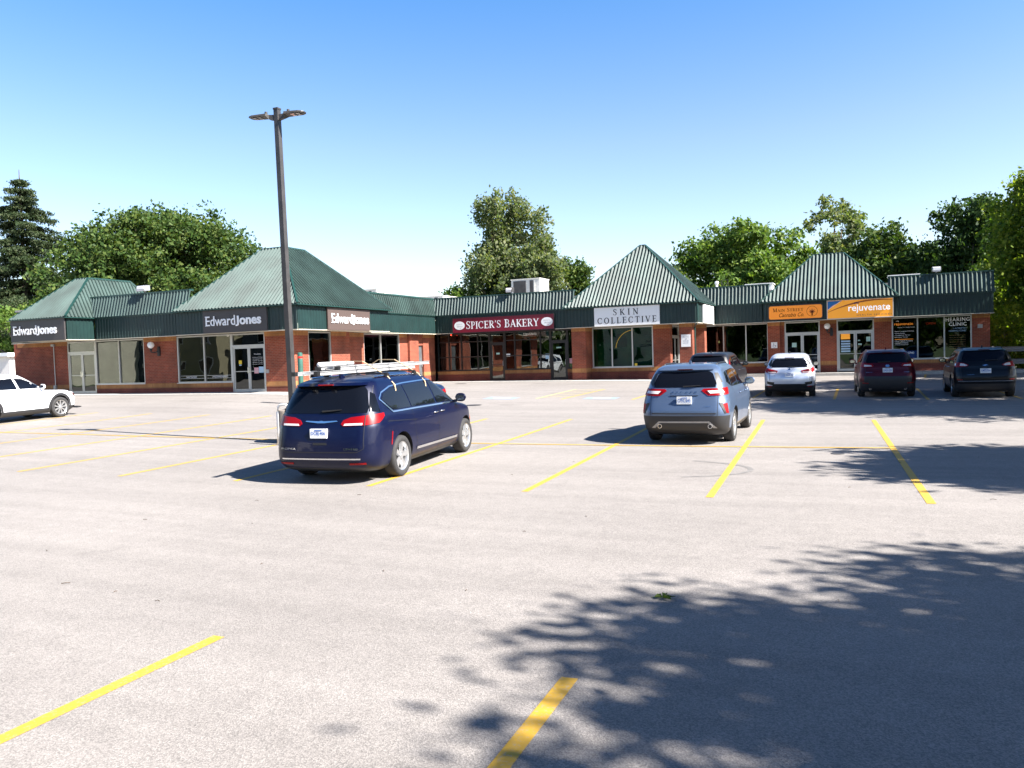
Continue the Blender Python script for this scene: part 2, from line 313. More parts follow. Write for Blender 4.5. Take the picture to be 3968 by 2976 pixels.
def strip(pts, w, m, dz=.004, name='stall_line', kind='structure', square=None):
    """painted line following the ground; pts list of (x,y); square: the cross-cut direction of the ends"""
    V = []; F = []
    P = []
    for a, b in zip(pts, pts[1:]):
        L = math.dist(a, b); n = max(1, int(L/.4))
        P += [(a[0]+(b[0]-a[0])*i/n, a[1]+(b[1]-a[1])*i/n) for i in range(n)]
    P.append(pts[-1])
    for i, p in enumerate(P):
        a = P[max(0, i-1)]; b = P[min(len(P)-1, i+1)]; d = Vector((b[0]-a[0], b[1]-a[1])).normalized(); n = Vector((-d.y, d.x))*w/2
        for sgn in (1, -1): x, y = p[0]+n.x*sgn, p[1]+n.y*sgn; V.append((x, y, gz(x, y)+dz))
    for i in range(len(P)-1): F.append((2*i, 2*i+1, 2*i+3, 2*i+2))
    me = bpy.data.meshes.new(name); me.from_pydata(V, [], F); me.materials.append(M[m]); o = bpy.data.objects.new(name, me); COL.objects.link(o)
    bm = bmesh.new(); bm.from_mesh(me); bmesh.ops.recalc_face_normals(bm, faces=bm.faces)
    for fc in bm.faces:
        if fc.normal.z < 0: fc.normal_flip()
    bm.to_mesh(me); bm.free()
    return tag(o, kind=kind)
# double row of stalls
cs, sn = math.cos(-.0479), math.sin(-.0479)
def loc2(x, y): return (cs*x+sn*y, -sn*x+cs*y)
for i in range(-4, 7):
    x = -14.805+i*2.678; n_, m_, f2 = 10.80, 16.26, 21.9
    if i < 0: n_ = 10.7
    strip([loc2(x, n_), loc2(x, f2)], .105, 'yellow' if i > 3 else 'yellow', .004, 'stall_line')
strip([loc2(-14.805-4*2.678, 16.26), loc2(-14.805+6*2.678-.06, 16.26)], .09, 'yellow', .008, 'stall_line')
# foreground row
strip([(-4.30, -1.5), (-4.46, 4.40)], .11, 'yellow', .004, 'stall_line')
strip([(-1.50, -1.5), (-1.70, 4.53)], .11, 'yellow', .004, 'stall_line')
strip([(1.30, -1.5), (1.05, 4.6)], .11, 'yellow', .004, 'stall_line')
# row in front of the shops
for a, b in (((-.94, 29.2), (-.99, 35.4)), ((1.92, 28.9), (1.93, 35.2)), ((-3.75, 30.06), (-3.76, 35.2)), ((-8.02, 28.9), (-8.05, 34.6)), ((4.55, 29.0), (4.4, 34.9)), ((7.1, 29.3), (7.0, 34.9)), ((-10.81, 28.7), (-10.75, 34.2))):
    strip([a, b], .10, 'yellow', .004, 'stall_line')
strip([(2.73, 43.1), (2.95, 46.3)], .10, 'yellow', .004, 'stall_line')
for k in range(5): strip([(-11.9-.0*k, 29.4+k*1.0), (-10.9, 30.2+k*1.0)], .09, 'yellow_worn', .004, 'hatch_line')
strip([(-11.9, 28.8), (-12.05, 34.0)], .10, 'yellow_worn', .006, 'hatch_line')
for cx, cy in ((-9.4, 29.4), (-13.4, 28.7)):
    strip([(cx-.65, cy), (cx+.65, cy+.08)], .95, 'blue_paint', .004, 'blue_stall_marking')
    strip([(cx-.3, cy-.1), (cx+.35, cy+.18)], .14, 'white', .008, 'wheelchair_marking')

M['tyre_mark'] = mat('tyre_mark', (.165, .155, .145), .75, noise=.25, nscale=9)
for P, w_ in (([(-3.6+1.9*math.cos(R(a)), 13.2+1.0*math.sin(R(a))) for a in range(-60, 75, 9)], .09), ([(-2.3+.9*k, 24.3+.10*k-.03*k*k) for k in range(6)], .16)):
    strip(P, w_, 'tyre_mark', .003, 'tyre_mark')
# pavements with kerb
def slab(name, x0, x1, y0, y1, h):
    mb = MB(); nx = max(2, int((x1-x0)/1.5)); ny = max(2, int((y1-y0)/1.5)); 
    for i in range(nx):
        for j in range(ny):
            a, b = x0+(x1-x0)*i/nx, x0+(x1-x0)*(i+1)/nx; c, d = y0+(y1-y0)*j/ny, y0+(y1-y0)*(j+1)/ny
            z = [gz(p, q)+h for p, q in ((a, c), (b, c), (b, d), (a, d))]
            e = .006
            mb.face([(a+e, c+e, z[0]), (b-e, c+e, z[1]), (b-e, d-e, z[2]), (a+e, d-e, z[3])])
            if j == 0: mb.face([(a+e, c+e, z[0]-.3), (b-e, c+e, z[1]-.3), (b-e, c+e, z[1]), (a+e, c+e, z[0])])
    for i in (0, 1):
        x = x0+.006 if i == 0 else x1-.006
        mb.face([(x, y0, gz(x, y0)-.2), (x, y1, gz(x, y1)-.2), (x, y1, gz(x, y1)+h), (x, y0, gz(x, y0)+h)])
    mb.face([(x0, y0+.03, gz(x0, y0)+h-.012), (x1, y0+.03, gz(x1, y0)+h-.012), (x1, y1, gz(x1, y1)+h-.012), (x0, y1, gz(x0, y1)+h-.012)])
    return tag(mb.build(name, 'concrete'), kind='structure')
slab('pavement', -9.7, 7.5, 46.35, 48.2, .14)
slab('pavement', -24.4, -9.75, 40.6, 43.4, .02)
slab('pavement', -43, -23.3, 27.3, 28.8, .02)
slab('pavement', -24.6, -22.7, 28.9, 40.5, .02)

# ------------------------------------------------------------------ the shopping plaza
ZF, ZE, ZT = 3.475, 4.57, 5.61       # fascia bottom, eave, mansard top
plaza = thing('shopping_plaza', (-18, 44, .4), 'long single storey red brick shopping plaza with green ribbed metal roofs and four peaked towers', 'building')

def wall(fr, spans, base, frame='alu', glass='glass', blk=None):
    mb = MB()
    for sp in spans:
        k, a, b = sp[:3]
        if k == 'door' and mb.v: mb.build('brick_wall', ['brick', 'brick_low', 'soldier'], plaza); mb = MB()
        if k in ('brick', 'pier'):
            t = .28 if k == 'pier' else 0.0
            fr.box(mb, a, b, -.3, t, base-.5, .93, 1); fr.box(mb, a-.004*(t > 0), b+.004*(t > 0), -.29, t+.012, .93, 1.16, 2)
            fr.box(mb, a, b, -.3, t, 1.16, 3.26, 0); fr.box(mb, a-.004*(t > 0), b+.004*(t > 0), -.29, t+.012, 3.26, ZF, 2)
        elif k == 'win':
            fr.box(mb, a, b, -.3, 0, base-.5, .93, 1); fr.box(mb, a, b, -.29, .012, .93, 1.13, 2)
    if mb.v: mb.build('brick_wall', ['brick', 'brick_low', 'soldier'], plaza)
    for sp in spans:
        k, a, b = sp[:3]; o = sp[3] if len(sp) > 3 else {}
        fm = o.get('frame', frame); gm = o.get('glass', glass)
        if k in ('win', 'glazed'):
            z0 = 1.13 if k == 'win' else base+.02; z1 = o.get('top', ZF-.03)
            w = .065; fb = MB()
            fr.box(fb, a, a+w, -.14, -.02, z0, z1); fr.box(fb, b-w, b, -.14, -.02, z0, z1)
            fr.box(fb, a+w, b-w, -.14, -.02, z1-w, z1); fr.box(fb, a+w, b-w, -.14, -.02, z0+.03, z0+w+.02)
            fr.box(fb, a-.03, b+.03, -.14, .06, z0, z0+.03)
            for x in o.get('mull', []): fr.box(fb, x-w/2, x+w/2, -.138, -.022, z0+w+.02, z1-w)
            for z in o.get('rails', []): fr.box(fb, a+w, b-w, -.136, -.026, z-.03, z+.03)
            fo = fb.build('window', fm, plaza)
            gb = MB(); fr.box(gb, a+w, b-w, -.09, -.082, z0+w, z1-w); gb.build('pane', gm, fo)
        elif k == 'door':
            zt = o.get('dtop', 2.80); w = .07; leafs = o.get('leafs', 2); fb = MB()
            fr.box(fb, a, a+w, -.14, -.02, base, ZF-.03); fr.box(fb, b-w, b, -.14, -.02, base, ZF-.03); fr.box(fb, a+w, b-w, -.14, -.02, ZF-.10, ZF-.03)
            fr.box(fb, a+w, b-w, -.14, -.02, zt, zt+.09)
            if zt+.3 < ZF:
                pass
            xs_ = [a+w+(b-a-2*w)*i/leafs for i in range(leafs+1)]
            do = fb.build('door', fm, plaza)
            gb = MB(); fr.box(gb, a+w, b-w, -.09, -.082, zt+.09, ZF-.10); gb.build('transom_pane', gm, do)
            for i in range(leafs):
                lb = MB(); c, d = xs_[i]+.006, xs_[i+1]-.006; z0 = base+.03
                fr.box(lb, c, c+.075, -.11, -.05, z0, zt); fr.box(lb, d-.075, d, -.11, -.05, z0, zt)
                fr.box(lb, c+.075, d-.075, -.11, -.05, zt-.09, zt); fr.box(lb, c+.075, d-.075, -.11, -.05, z0, z0+.13)
                fr.box(lb, c+.075, d-.075, -.10, -.06, z0+.95, z0+.98)
                lb.build('door_leaf', fm, do)
                gb = MB(); fr.box(gb, c+.075, d-.075, -.084, -.078, z0+.13, zt-.09); gb.build('door_pane', gm, do)
                hb = MB(); hx = (d-.05 if i == 0 else c+.05)
                if leafs == 1: hx = d-.05
                q = [fr.P(hx, .0, z0+z) for z in (.88, 1.16)]; i2 = [fr.P(hx, -.05, z0+z) for z in (.88, 1.16)]
                hb.tube([i2[0], q[0], q[1], i2[1]], .018, 6); hb.build('door_handle', 'chrome' if fm == 'alu' else 'galv', do)
    # dark room behind the glass
    return

FA = Fr(0, 28.6, 'A')
wall(FA, [('brick', -42.9, -38.87), ('door', -38.87, -36.73, dict(dtop=2.82)), ('win', -36.73, -33.17, dict(mull=[-35.0])), ('brick', -33.17, -30.94),
          ('win', -30.92, -27.42, dict(mull=[-29.17])), ('door', -27.42, -25.37, dict(dtop=2.82)), ('brick', -25.37, -23.78)], .66)
FB = Fr(-23.78, 0, 'B')
wall(FB, [('brick', 28.9, 29.75), ('win', 29.75, 31.5, dict(glass='glass_dark')), ('brick', 31.5, 32.72)], .64)
FB2 = Fr(-24.5, 0, 'B')
wall(FB2, [('brick', 33.02, 35.28), ('win', 35.28, 38.86, dict(mull=[36.95], glass='glass_dark')), ('brick', 38.86, 40.7), ('brick', 41.5, 42.9)], .58)
mb = MB(); FB2.box(mb, 40.7, 41.5, -.29, -.03, 2.78, ZF, 0); mb.build('brick_wall', ['brick'], plaza)
mb = MB(); FB2.box(mb, 38.0+1.69, 40.69, .002, .16, .1, ZF-.01, 0); mb.build('brick_pier', ['brick'], plaza)
mb = MB(); mb.box(-24.78, -23.78, 32.72, 33.0, .1, ZF-.01, 0); mb.build('brick_wall', ['brick'], plaza)
mb = MB(); FB2.box(mb, 40.7, 41.5, -.2, -.12, .56, 2.78); sd = mb.build('steel_door', 'steel_door', plaza)
mb = MB(); FB2.box(mb, 41.38, 41.43, -.12, -.05, 1.5, 1.62); mb.build('door_handle', 'galv', sd)
FC = Fr(0, 43.2, 'A')
bk = dict(frame='black_frame', glass='glass_dark')
wall(FC, [('win', -24.48, -20.86, dict(mull=[-23.68, -22.8, -21.66], rails=[2.93, 2.0], **bk)), ('door', -20.86, -19.83, dict(leafs=1, dtop=2.75, **bk)),
          ('win', -19.83, -16.86, dict(mull=[-19.17, -17.5], rails=[2.93, 2.0], **bk)), ('door', -16.86, -15.8, dict(leafs=1, dtop=2.75, **bk)), ('win', -15.8, -15.45, dict(**bk)), ('brick', -15.45, -14.26),
          ('win', -14.26, -10.70, dict(mull=[-13.09, -11.9], glass='glass_green')), ('brick', -10.70, -9.74)], .50)
mb = MB()
def column(mb, x0, x1, y0, y1, base):
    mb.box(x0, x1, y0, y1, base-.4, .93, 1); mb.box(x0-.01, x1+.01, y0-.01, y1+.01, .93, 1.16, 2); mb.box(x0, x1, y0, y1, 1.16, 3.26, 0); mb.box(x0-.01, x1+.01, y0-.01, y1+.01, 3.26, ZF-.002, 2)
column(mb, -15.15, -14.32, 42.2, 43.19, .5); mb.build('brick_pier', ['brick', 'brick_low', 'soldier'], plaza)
mb = MB(); column(mb, -9.0, -8.32, 42.2, 42.9, .5); mb.build('brick_pier', ['brick', 'brick_low', 'soldier'], plaza)
mb = MB(); column(mb, -8.98, -8.30, 45.6, 46.25, .45); mb.build('brick_pier', ['brick', 'brick_low', 'soldier'], plaza)
FE = Fr(-9.74, 0, 'B')
wall(FE, [('brick', 43.5, 43.72), ('door', 43.72, 45.7, dict(dtop=2.8)), ('brick', 45.7, 47.8)], .48)
FD = Fr(0, 47.8, 'A')
wall(FD, [('win', -9.43, -5.04, dict(mull=[-7.59, -6.30])), ('pier', -5.04, -4.37), ('brick', -4.37, -4.14), ('door', -4.14, -2.24, dict(dtop=2.75)), ('brick', -2.24, -1.36),
          ('door', -1.36, .55, dict(dtop=2.75)), ('brick', .55, 1.43), ('win', 1.43, 5.24, dict(mull=[2.69, 3.96])), ('brick', 5.24, 6.07)], .55)
for q in ((5.77, 6.07, 48.1, 59.5, 0, 4.4), (-43.2, -42.9, 28.6, 59.5, .1, 4.4), (-43.2, 6.07, 59.5, 59.8, 0, 5.2)): mb = MB(); mb.box(*q); mb.build('brick_wall', 'brick', plaza)
# interiors
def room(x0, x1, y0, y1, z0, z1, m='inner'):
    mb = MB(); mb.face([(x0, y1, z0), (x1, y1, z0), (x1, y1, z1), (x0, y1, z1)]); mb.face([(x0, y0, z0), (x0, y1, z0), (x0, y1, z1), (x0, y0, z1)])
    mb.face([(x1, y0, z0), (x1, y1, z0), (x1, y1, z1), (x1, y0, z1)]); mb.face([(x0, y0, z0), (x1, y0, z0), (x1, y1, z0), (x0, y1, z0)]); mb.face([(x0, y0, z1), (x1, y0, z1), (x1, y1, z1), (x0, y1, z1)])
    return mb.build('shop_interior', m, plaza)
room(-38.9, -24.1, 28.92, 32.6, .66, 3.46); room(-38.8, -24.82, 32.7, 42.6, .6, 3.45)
room(-24.4, -15.3, 43.52, 48.5, .5, 3.46); mb = MB(); FC.box(mb, -14.2, -10.76, -.125, -.12, 1.2, 3.38); mb.build('painted_reflection', 'reflected_green', plaza); room(-9.4, -4.4, 48.12, 52.5, .5, 3.46); room(-4.3, 6.0-.25, 48.13, 52.6, .5, 3.47)  # green panel paints the trees' reflection behind the pointed tower's glass
# roller blinds
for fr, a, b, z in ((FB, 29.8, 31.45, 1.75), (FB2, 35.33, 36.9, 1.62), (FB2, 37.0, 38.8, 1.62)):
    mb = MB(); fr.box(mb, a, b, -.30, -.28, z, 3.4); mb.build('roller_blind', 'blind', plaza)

def ribbed(mb, O, U, V, N, W_, top, bot=lambda u: 0.0, pitch=.2, D=.04, mi=0, prof=((0, 0), (.42, 0), (.49, 1), (.60, 1), (.98, 0))):
    """ribbed sheet: O corner, U along, V up, N outward; top(u) gives the run up the sheet"""
    O, U, V, N = map(Vector, (O, U, V, N)); pts = []; k = 0
    while k*pitch < W_:
        for fr_, d in prof:
            u = (k+fr_)*pitch
            if u < W_: pts.append((u, d*D))
        k += 1
    pts.append((W_, 0))
    for (u0, d0), (u1, d1) in zip(pts, pts[1:]):
        t0, t1, b0, b1 = top(u0), top(u1), bot(u0), bot(u1)
        if t0-b0 < .01 and t1-b1 < .01: continue
        mb.face([O+U*u0+V*b0+N*d0, O+U*u1+V*b1+N*d1, O+U*u1+V*t1+N*d1, O+U*u0+V*t0+N*d0], mi)
Ax, Ay, Az = Vector((1, 0, 0)), Vector((0, 1, 0)), Vector((0, 0, 1))
def fasciaA(x0, x1, y, z1=ZE-.06, cuts=()):
    mb = MB(); ribbed(mb, (x0, y, ZF), Ax, Az, -Ay, x1-x0, lambda u: z1-ZF, pitch=.2, D=.022, prof=((0, 0), (.44, 0), (.52, 1), (.86, 1), (.94, 0)))
    mb.box(x0-.02, x1+.02, y-.055, y+.02, z1, z1+.075, 1); mb.box(x0, x1, y-.045, y+.03, ZF-.03, ZF, 2)
    mb.build('fascia', ['fascia', 'trim', 'soffit'], plaza)
def fasciaB(x, y0, y1, z1=ZE-.06):
    mb = MB(); ribbed(mb, (x, y0, ZF), Ay, Az, Ax, y1-y0, lambda u: z1-ZF, pitch=.2, D=.022, prof=((0, 0), (.44, 0), (.52, 1), (.86, 1), (.94, 0)))
    mb.box(x-.02, x+.055, y0-.02, y1+.02, z1, z1+.075, 1); mb.box(x-.03, x+.045, y0, y1, ZF-.03, ZF, 2)
    mb.build('fascia', ['fascia', 'trim', 'soffit'], plaza)
fasciaA(-42.2, -35.72, 27.85); fasciaA(-35.66, -29.82, 27.85); fasciaA(-29.8, -22.6, 27.6); fasciaB(-22.6, 27.62, 34.85); fasciaB(-23.95, 34.9, 42.1)
fasciaA(-23.92, -15.25, 42.13); fasciaA(-15.22, -7.97, 41.8); fasciaB(-7.97, 41.82, 46.78); fasciaA(-7.95, -5.2, 46.8); fasciaA(-5.15, 1.45, 46.55); fasciaA(1.5, 6.1, 46.8)
fasciaA(-39.75, -35.70, 26.3); fasciaB(-35.70, 26.32, 27.8); fasciaB(6.1, 46.82, 59.5)
# soffits
mb = MB()
for x0, x1, y0, y1 in ((-39.73, -35.72, 26.33, 27.8), (-42.2, -29.85, 27.88, 28.9), (-29.8, -22.65, 27.65, 28.9), (-24.1, -22.65, 28.93, 34.8), (-24.8, -24.0, 34.83, 42.2), (-24.4, -15.3, 42.18, 43.5),
                       (-15.2, -8.0, 41.85, 47.75), (-7.95, 6.08, 46.88, 48.1)):
    mb.box(x0, x1, y0, y1, ZF+.002, ZF+.03)
mb.build('soffit', 'soffit', plaza)
# mansards
MD = .27; SL = math.hypot(ZT-ZE, MD); mv = Vector((0, MD, ZT-ZE)).normalized(); mn = Vector((0, -(ZT-ZE), MD)).normalized()
mvB = Vector((-MD, 0, ZT-ZE)).normalized(); mnB = Vector((ZT-ZE, 0, MD)).normalized()
def mansA(x0, x1, y, c0=0, c1=0):      # c0/c1 mitre at the ends
    W_ = x1-x0; mb = MB()
    ribbed(mb, (x0, y-.07, ZE), Ax, mv, mn, W_, lambda u: SL, lambda u: 0.0, pitch=.2, D=.07)
    mb.box(x0, x1, y+MD-.14, y+MD+.12, ZT-.03, ZT+.05, 1); mb.box(x0, x1, y-.09, y-.02, ZE-.02, ZE+.003, 1)
    mb.build('mansard_roof', ['roof', 'trim'], plaza)
def mansB(x, y0, y1):
    mb = MB(); W_ = y1-y0
    ribbed(mb, (x+.07, y0, ZE), Ay, mvB, mnB, W_, lambda u: SL, pitch=.2, D=.07)
    mb.box(x-MD-.12, x-MD+.14, y0, y1, ZT-.03, ZT+.05, 1); mb.box(x+.02, x+.09, y0, y1, ZE-.02, ZE+.003, 1)
    mb.build('mansard_roof', ['roof', 'trim'], plaza)
mansA(-36.15, -29.25, 27.85); mansB(-23.95, 33.85, 42.32); mansA(-24.1, -14.95, 42.13); mansA(-9.0, -4.85, 46.8); mansA(1.25, 6.15, 46.8); mansB(6.1, 46.9, 59.5)
mb = MB()
for x0, x1, y0, y1 in ((-43.1, -24.25, 28.7, 59.6), (-24.2, -9.0, 43.0, 59.6), (-8.95, 5.9, 47.6, 59.6)): mb.box(x0, x1, y0, y1, 5.25, 5.35)
mb.build('flat_roof', 'flat', plaza)

def tower(x0, x1, y0, y1, a0, a1, b0, b1, zt, z0=ZE+.01):
    mb = MB(); Wx, Wy = x1-x0, y1-y0; h = zt-z0
    def side(O, U, V_in, run, W_, l, r):      # l, r: inset of the top at either end; run: inward run
        V = (Vector(V_in)*run+Az*h); L = V.length; V.normalize(); N = Vector(U).cross(V).normalized()
        if N.z < 0: N = -N
        def top(u):
            t = 1.0
            if l > 1e-6: t = min(t, u/l)
            if r > 1e-6: t = min(t, (W_-u)/r)
            return max(0, t)*L
        ribbed(mb, O, U, V, N, W_, top, pitch=.2, D=.07)
    side((x0, y0, z0), Ax, Ay, b0-y0, Wx, a0-x0, x1-a1)
    side((x0, y1, z0), Ax, -Ay, y1-b1, Wx, a0-x0, x1-a1)
    side((x0, y0, z0), Ay, Ax, a0-x0, Wy, b0-y0, y1-b1)
    side((x1, y0, z0), Ay, -Ax, x1-a1, Wy, b0-y0, y1-b1)
    for p, q in (((x0, y0), (a0, b0)), ((x1, y0), (a1, b0)), ((x0, y1), (a0, b1)), ((x1, y1), (a1, b1))):
        mb.tube([(*p, z0+.03), (*q, zt+.03)], .06, 4, 1)
    for p, q in (((a0, b0), (a1, b0)), ((a1, b0), (a1, b1)), ((a1, b1), (a0, b1)), ((a0, b1), (a0, b0))):
        if math.dist(p, q) > .05: mb.tube([(*p, zt+.03), (*q, zt+.03)], .06, 4, 1)
    mb.face([(a0, b0, zt), (a1, b0, zt), (a1, b1, zt), (a0, b1, zt)], 1)
    mb.box(x0-.09, x1+.09, y0-.09, y0+.05, z0-.05, z0-.012, 1); mb.box(x1-.05, x1+.09, y0+.05, y1, z0-.05, z0-.012, 1)
    mb.face([(x0, y0, z0-.02), (x1, y0, z0-.02), (x1, y1, z0-.02), (x0, y1, z0-.02)], 1)
    mb.build('tower_roof', ['roof', 'trim'], plaza)
tower(-39.85, -35.62, 26.2, 33.0, -37.6, -36.65, 28.35, 30.9, 6.66)
tower(-29.85, -22.45, 27.45, 34.95, -26.87, -25.47, 30.35, 31.85, 7.55)
tower(-15.42, -7.88, 41.65, 48.4, -11.8, -11.5, 45.0, 45.2, 8.14)
tower(-5.3, 1.7, 46.3, 53.6, -2.57, -.97, 49.0, 50.6, 7.28)

# ------------------------------------------------------------------ lettering
def text_mesh(s, size, ext=.0, bold=0.0, shear=0.0, space=1.0, align='CENTER'):
    c = bpy.data.curves.new('lettering', 'FONT'); c.body = s; c.size = size; c.extrude = ext; c.offset = bold; c.shear = shear; c.space_character = space
    c.align_x = align; c.align_y = 'CENTER'; c.resolution_u = 3
    o = bpy.data.objects.new('tmp_lettering', c); COL.objects.link(o)
    me = bpy.data.meshes.new_from_object(o.evaluated_get(bpy.context.evaluated_depsgraph_get()))
    bpy.data.objects.remove(o); bpy.data.curves.remove(c); return me
SER = {}
def _glyphs():
    T, t = .155, .075     # thick and thin strokes
    def arc(cx, cy, rx, ry, a0, a1, w0, w1, n=14):
        return [(cx+rx*math.cos(R(a0+(a1-a0)*i/n)), cy+ry*math.sin(R(a0+(a1-a0)*i/n)), w0+(w1-w0)*abs(math.cos(R(a0+(a1-a0)*i/n)))**1.5) for i in range(n+1)]
    def ln(x0, y0, x1, y1, w): return [(x0, y0, w), (x1, y1, w)]
    def sf(x, y, w=.32): return ln(x-w/2, y, x+w/2, y, .045)
    V = lambda x: ln(x, 0, x, 1, T)
    G = {}
    G['I'] = (.36, [V(.18), sf(.18, .02), sf(.18, .98)])
    G['L'] = (.66, [V(.18), sf(.18, .98), ln(.0, .025, .62, .025, t), ln(.61, .0, .63, .24, .04)])
    G['E'] = (.68, [V(.18), ln(0, .975, .6, .975, t), ln(0, .025, .64, .025, t), ln(.18, .51, .5, .51, t), ln(.6, .98, .6, .78, .04), ln(.63, .02, .65, .24, .04), ln(.5, .41, .5, .61, .04)])
    G['T'] = (.72, [V(.36), sf(.36, .02), ln(.02, .975, .7, .975, t), ln(.03, .98, .02, .76, .04), ln(.69, .98, .70, .76, .04)])
    G['N'] = (.84, [ln(.16, 0, .16, 1, t), ln(.13, .98, .7, .03, T), ln(.70, .02, .70, 1, t), sf(.16, .02, .28), sf(.70, .98, .28), sf(.1, .98, .2)])
    G['V'] = (.80, [ln(.1, .98, .42, .02, T), ln(.70, .98, .42, .02, t), sf(.12, .98), sf(.70, .98, .26)])
    G['A'] = (.82, [ln(.42, .98, .12, .02, t), ln(.40, .98, .70, .02, T), ln(.22, .34, .6, .34, t), sf(.12, .02, .26), sf(.70, .02, .3)])
    G['K'] = (.80, [V(.18), sf(.18, .02), sf(.18, .98), ln(.24, .42, .64, .97, t), ln(.32, .56, .68, .02, T), sf(.64, .98, .26), sf(.70, .02, .26)])
    G['M'] = (1.0, [ln(.15, 0, .15, 1, t), ln(.14, .98, .48, .05, T), ln(.48, .05, .82, .98, t), ln(.83, 0, .83, 1, T), sf(.15, .02, .26), sf(.83, .02, .3), sf(.1, .98, .2), sf(.87, .98, .22)])
    G['P'] = (.66, [V(.18), sf(.18, .02), ln(0, .975, .34, .975, t), arc(.34, .735, .22, .24, 90, -90, t, T), ln(.34, .495, .18, .495, t)])
    G['R'] = (.78, [V(.18), sf(.18, .02), ln(0, .975, .34, .975, t), arc(.34, .745, .22, .23, 90, -90, t, T), ln(.34, .515, .18, .515, t), ln(.36, .5, .68, .02, T), sf(.70, .02, .2)])
    G['B'] = (.70, [V(.18), ln(0, .975, .34, .975, t), arc(.34, .755, .19, .22, 90, -90, t, T), ln(.18, .53, .34, .53, t), arc(.34, .28, .24, .255, 90, -90, t, T), ln(.34, .025, 0, .025, t)])
    G['C'] = (.80, [arc(.43, .5, .35, .47, 42, 318, t, T, 22), ln(.69, .98, .69, .68, .045)])
    G['O'] = (.88, [arc(.44, .5, .34, .47, 0, 360, t, T, 28)])
    G['S'] = (.62, [[(.52, .80, .05), (.46, .93, .06), (.31, .975, .07), (.17, .92, .09), (.11, .78, .12), (.17, .64, .135), (.32, .53, .14), (.46, .42, .14), (.53, .27, .125), (.48, .11, .09), (.33, .025, .07), (.17, .06, .06), (.08, .2, .05)], ln(.53, .98, .53, .74, .045), ln(.075, .02, .075, .27, .045)])
    G['Y'] = (.78, [ln(.1, .98, .39, .46, T), ln(.68, .98, .39, .46, t), ln(.39, .5, .39, 0, T), sf(.39, .02), sf(.11, .98, .26), sf(.68, .98, .24)])
    G["'"] = (.22, [[(.13, .99, .13), (.12, .87, .11), (.06, .74, .03)]])
    G[' '] = (.42, [])
    return G
SER = _glyphs()
def serif(mb, s, x0, x1, z0, h, place, mi=0, small=1.0, gap=.05, ext=.0):
    """capitals with serifs between x0 and x1; place(x,z,d) gives the 3-D point; small: height of every capital but the words' first"""
    sc = []; first = True
    for c in s:
        k = h if (first or small == 1.0) else h*small
        sc.append(k); first = (c == ' ')
    Wt = sum(SER[c][0]*k for c, k in zip(s, sc))+gap*h*(len(s)-1); q = (x1-x0)/Wt; x = x0
    lv = 0
    for c, k in zip(s, sc):
        for st in SER[c][1]:
            lv = (lv+1) % 4; d0 = ext+lv*.0012
            for (ax, ay, aw), (bx, by, bw) in zip(st, st[1:]):
                dx, dy = (bx-ax)*q, (by-ay); L = math.hypot(dx, dy) or 1; nx, ny = -dy/L/2, dx/L/2
                ex, ey = dx/L*.008, dy/L*.008
                P = [(x+(ax*q-ex*q+nx*aw*q)*k, z0+(ay-ey+ny*aw)*k), (x+(ax*q-ex*q-nx*aw*q)*k, z0+(ay-ey-ny*aw)*k), (x+(bx*q+ex*q-nx*bw*q)*k, z0+(by+ey-ny*bw)*k), (x+(bx*q+ex*q+nx*bw*q)*k, z0+(by+ey+ny*bw)*k)]
                mb.face([place(a, b, d0) for a, b in P], mi)
        x += (SER[c][0]*k+gap*h)*q
def put_text(me, name, m, parent, fr, a0, a1, z0, z1, t, local=False):
    """fit a text mesh into the box a0..a1 x z0..z1 on a facade frame"""
    n = len(me.vertices); co = np.empty(n*3); me.vertices.foreach_get('co', co); co = co.reshape(-1, 3)
    lo, hi = co.min(0), co.max(0); off = ORG.get(parent.name, Vector((0, 0, 0)))
    out = []
    for x, y, z in co:
        u = (x-lo[0])/(hi[0]-lo[0]+1e-9); v = (y-lo[1])/(hi[1]-lo[1]+1e-9); p = fr.P(a0+(a1-a0)*u, t+z, z0+(z1-z0)*v); out.append((p[0]-off[0], p[1]-off[1], p[2]-off[2]))
    me.vertices.foreach_set('co', np.array(out).ravel()); me.materials.clear(); me.materials.append(M[m]); me.update()
    return link_mesh(name, me, parent)
def T(fr, s, parent, m, a0, a1, z0, z1, t, ext=.004, bold=0, shear=0, space=1, name='lettering'):
    return put_text(text_mesh(s, 1.0, 0.0001 if ext < .01 else ext, bold, shear, space), name, m, parent, fr, a0, a1, z0, z1, t)
def panel(fr, a0, a1, z0, z1, t0, t1, m, parent, name='panel', border=None):
    mb = MB(); fr.box(mb, a0, a1, t0, t1, z0, z1, 0); mats = [m]
    if border:
        b = .035; mats.append(border)
        for q in ((a0-b, a1+b, z1, z1+b), (a0-b, a1+b, z0-b, z0), (a0-b, a0, z0, z1), (a1, a1+b, z0, z1)): fr.box(mb, q[0], q[1], t0, t1+.02, q[2], q[3], 1)
    return mb.build(name, mats, parent)

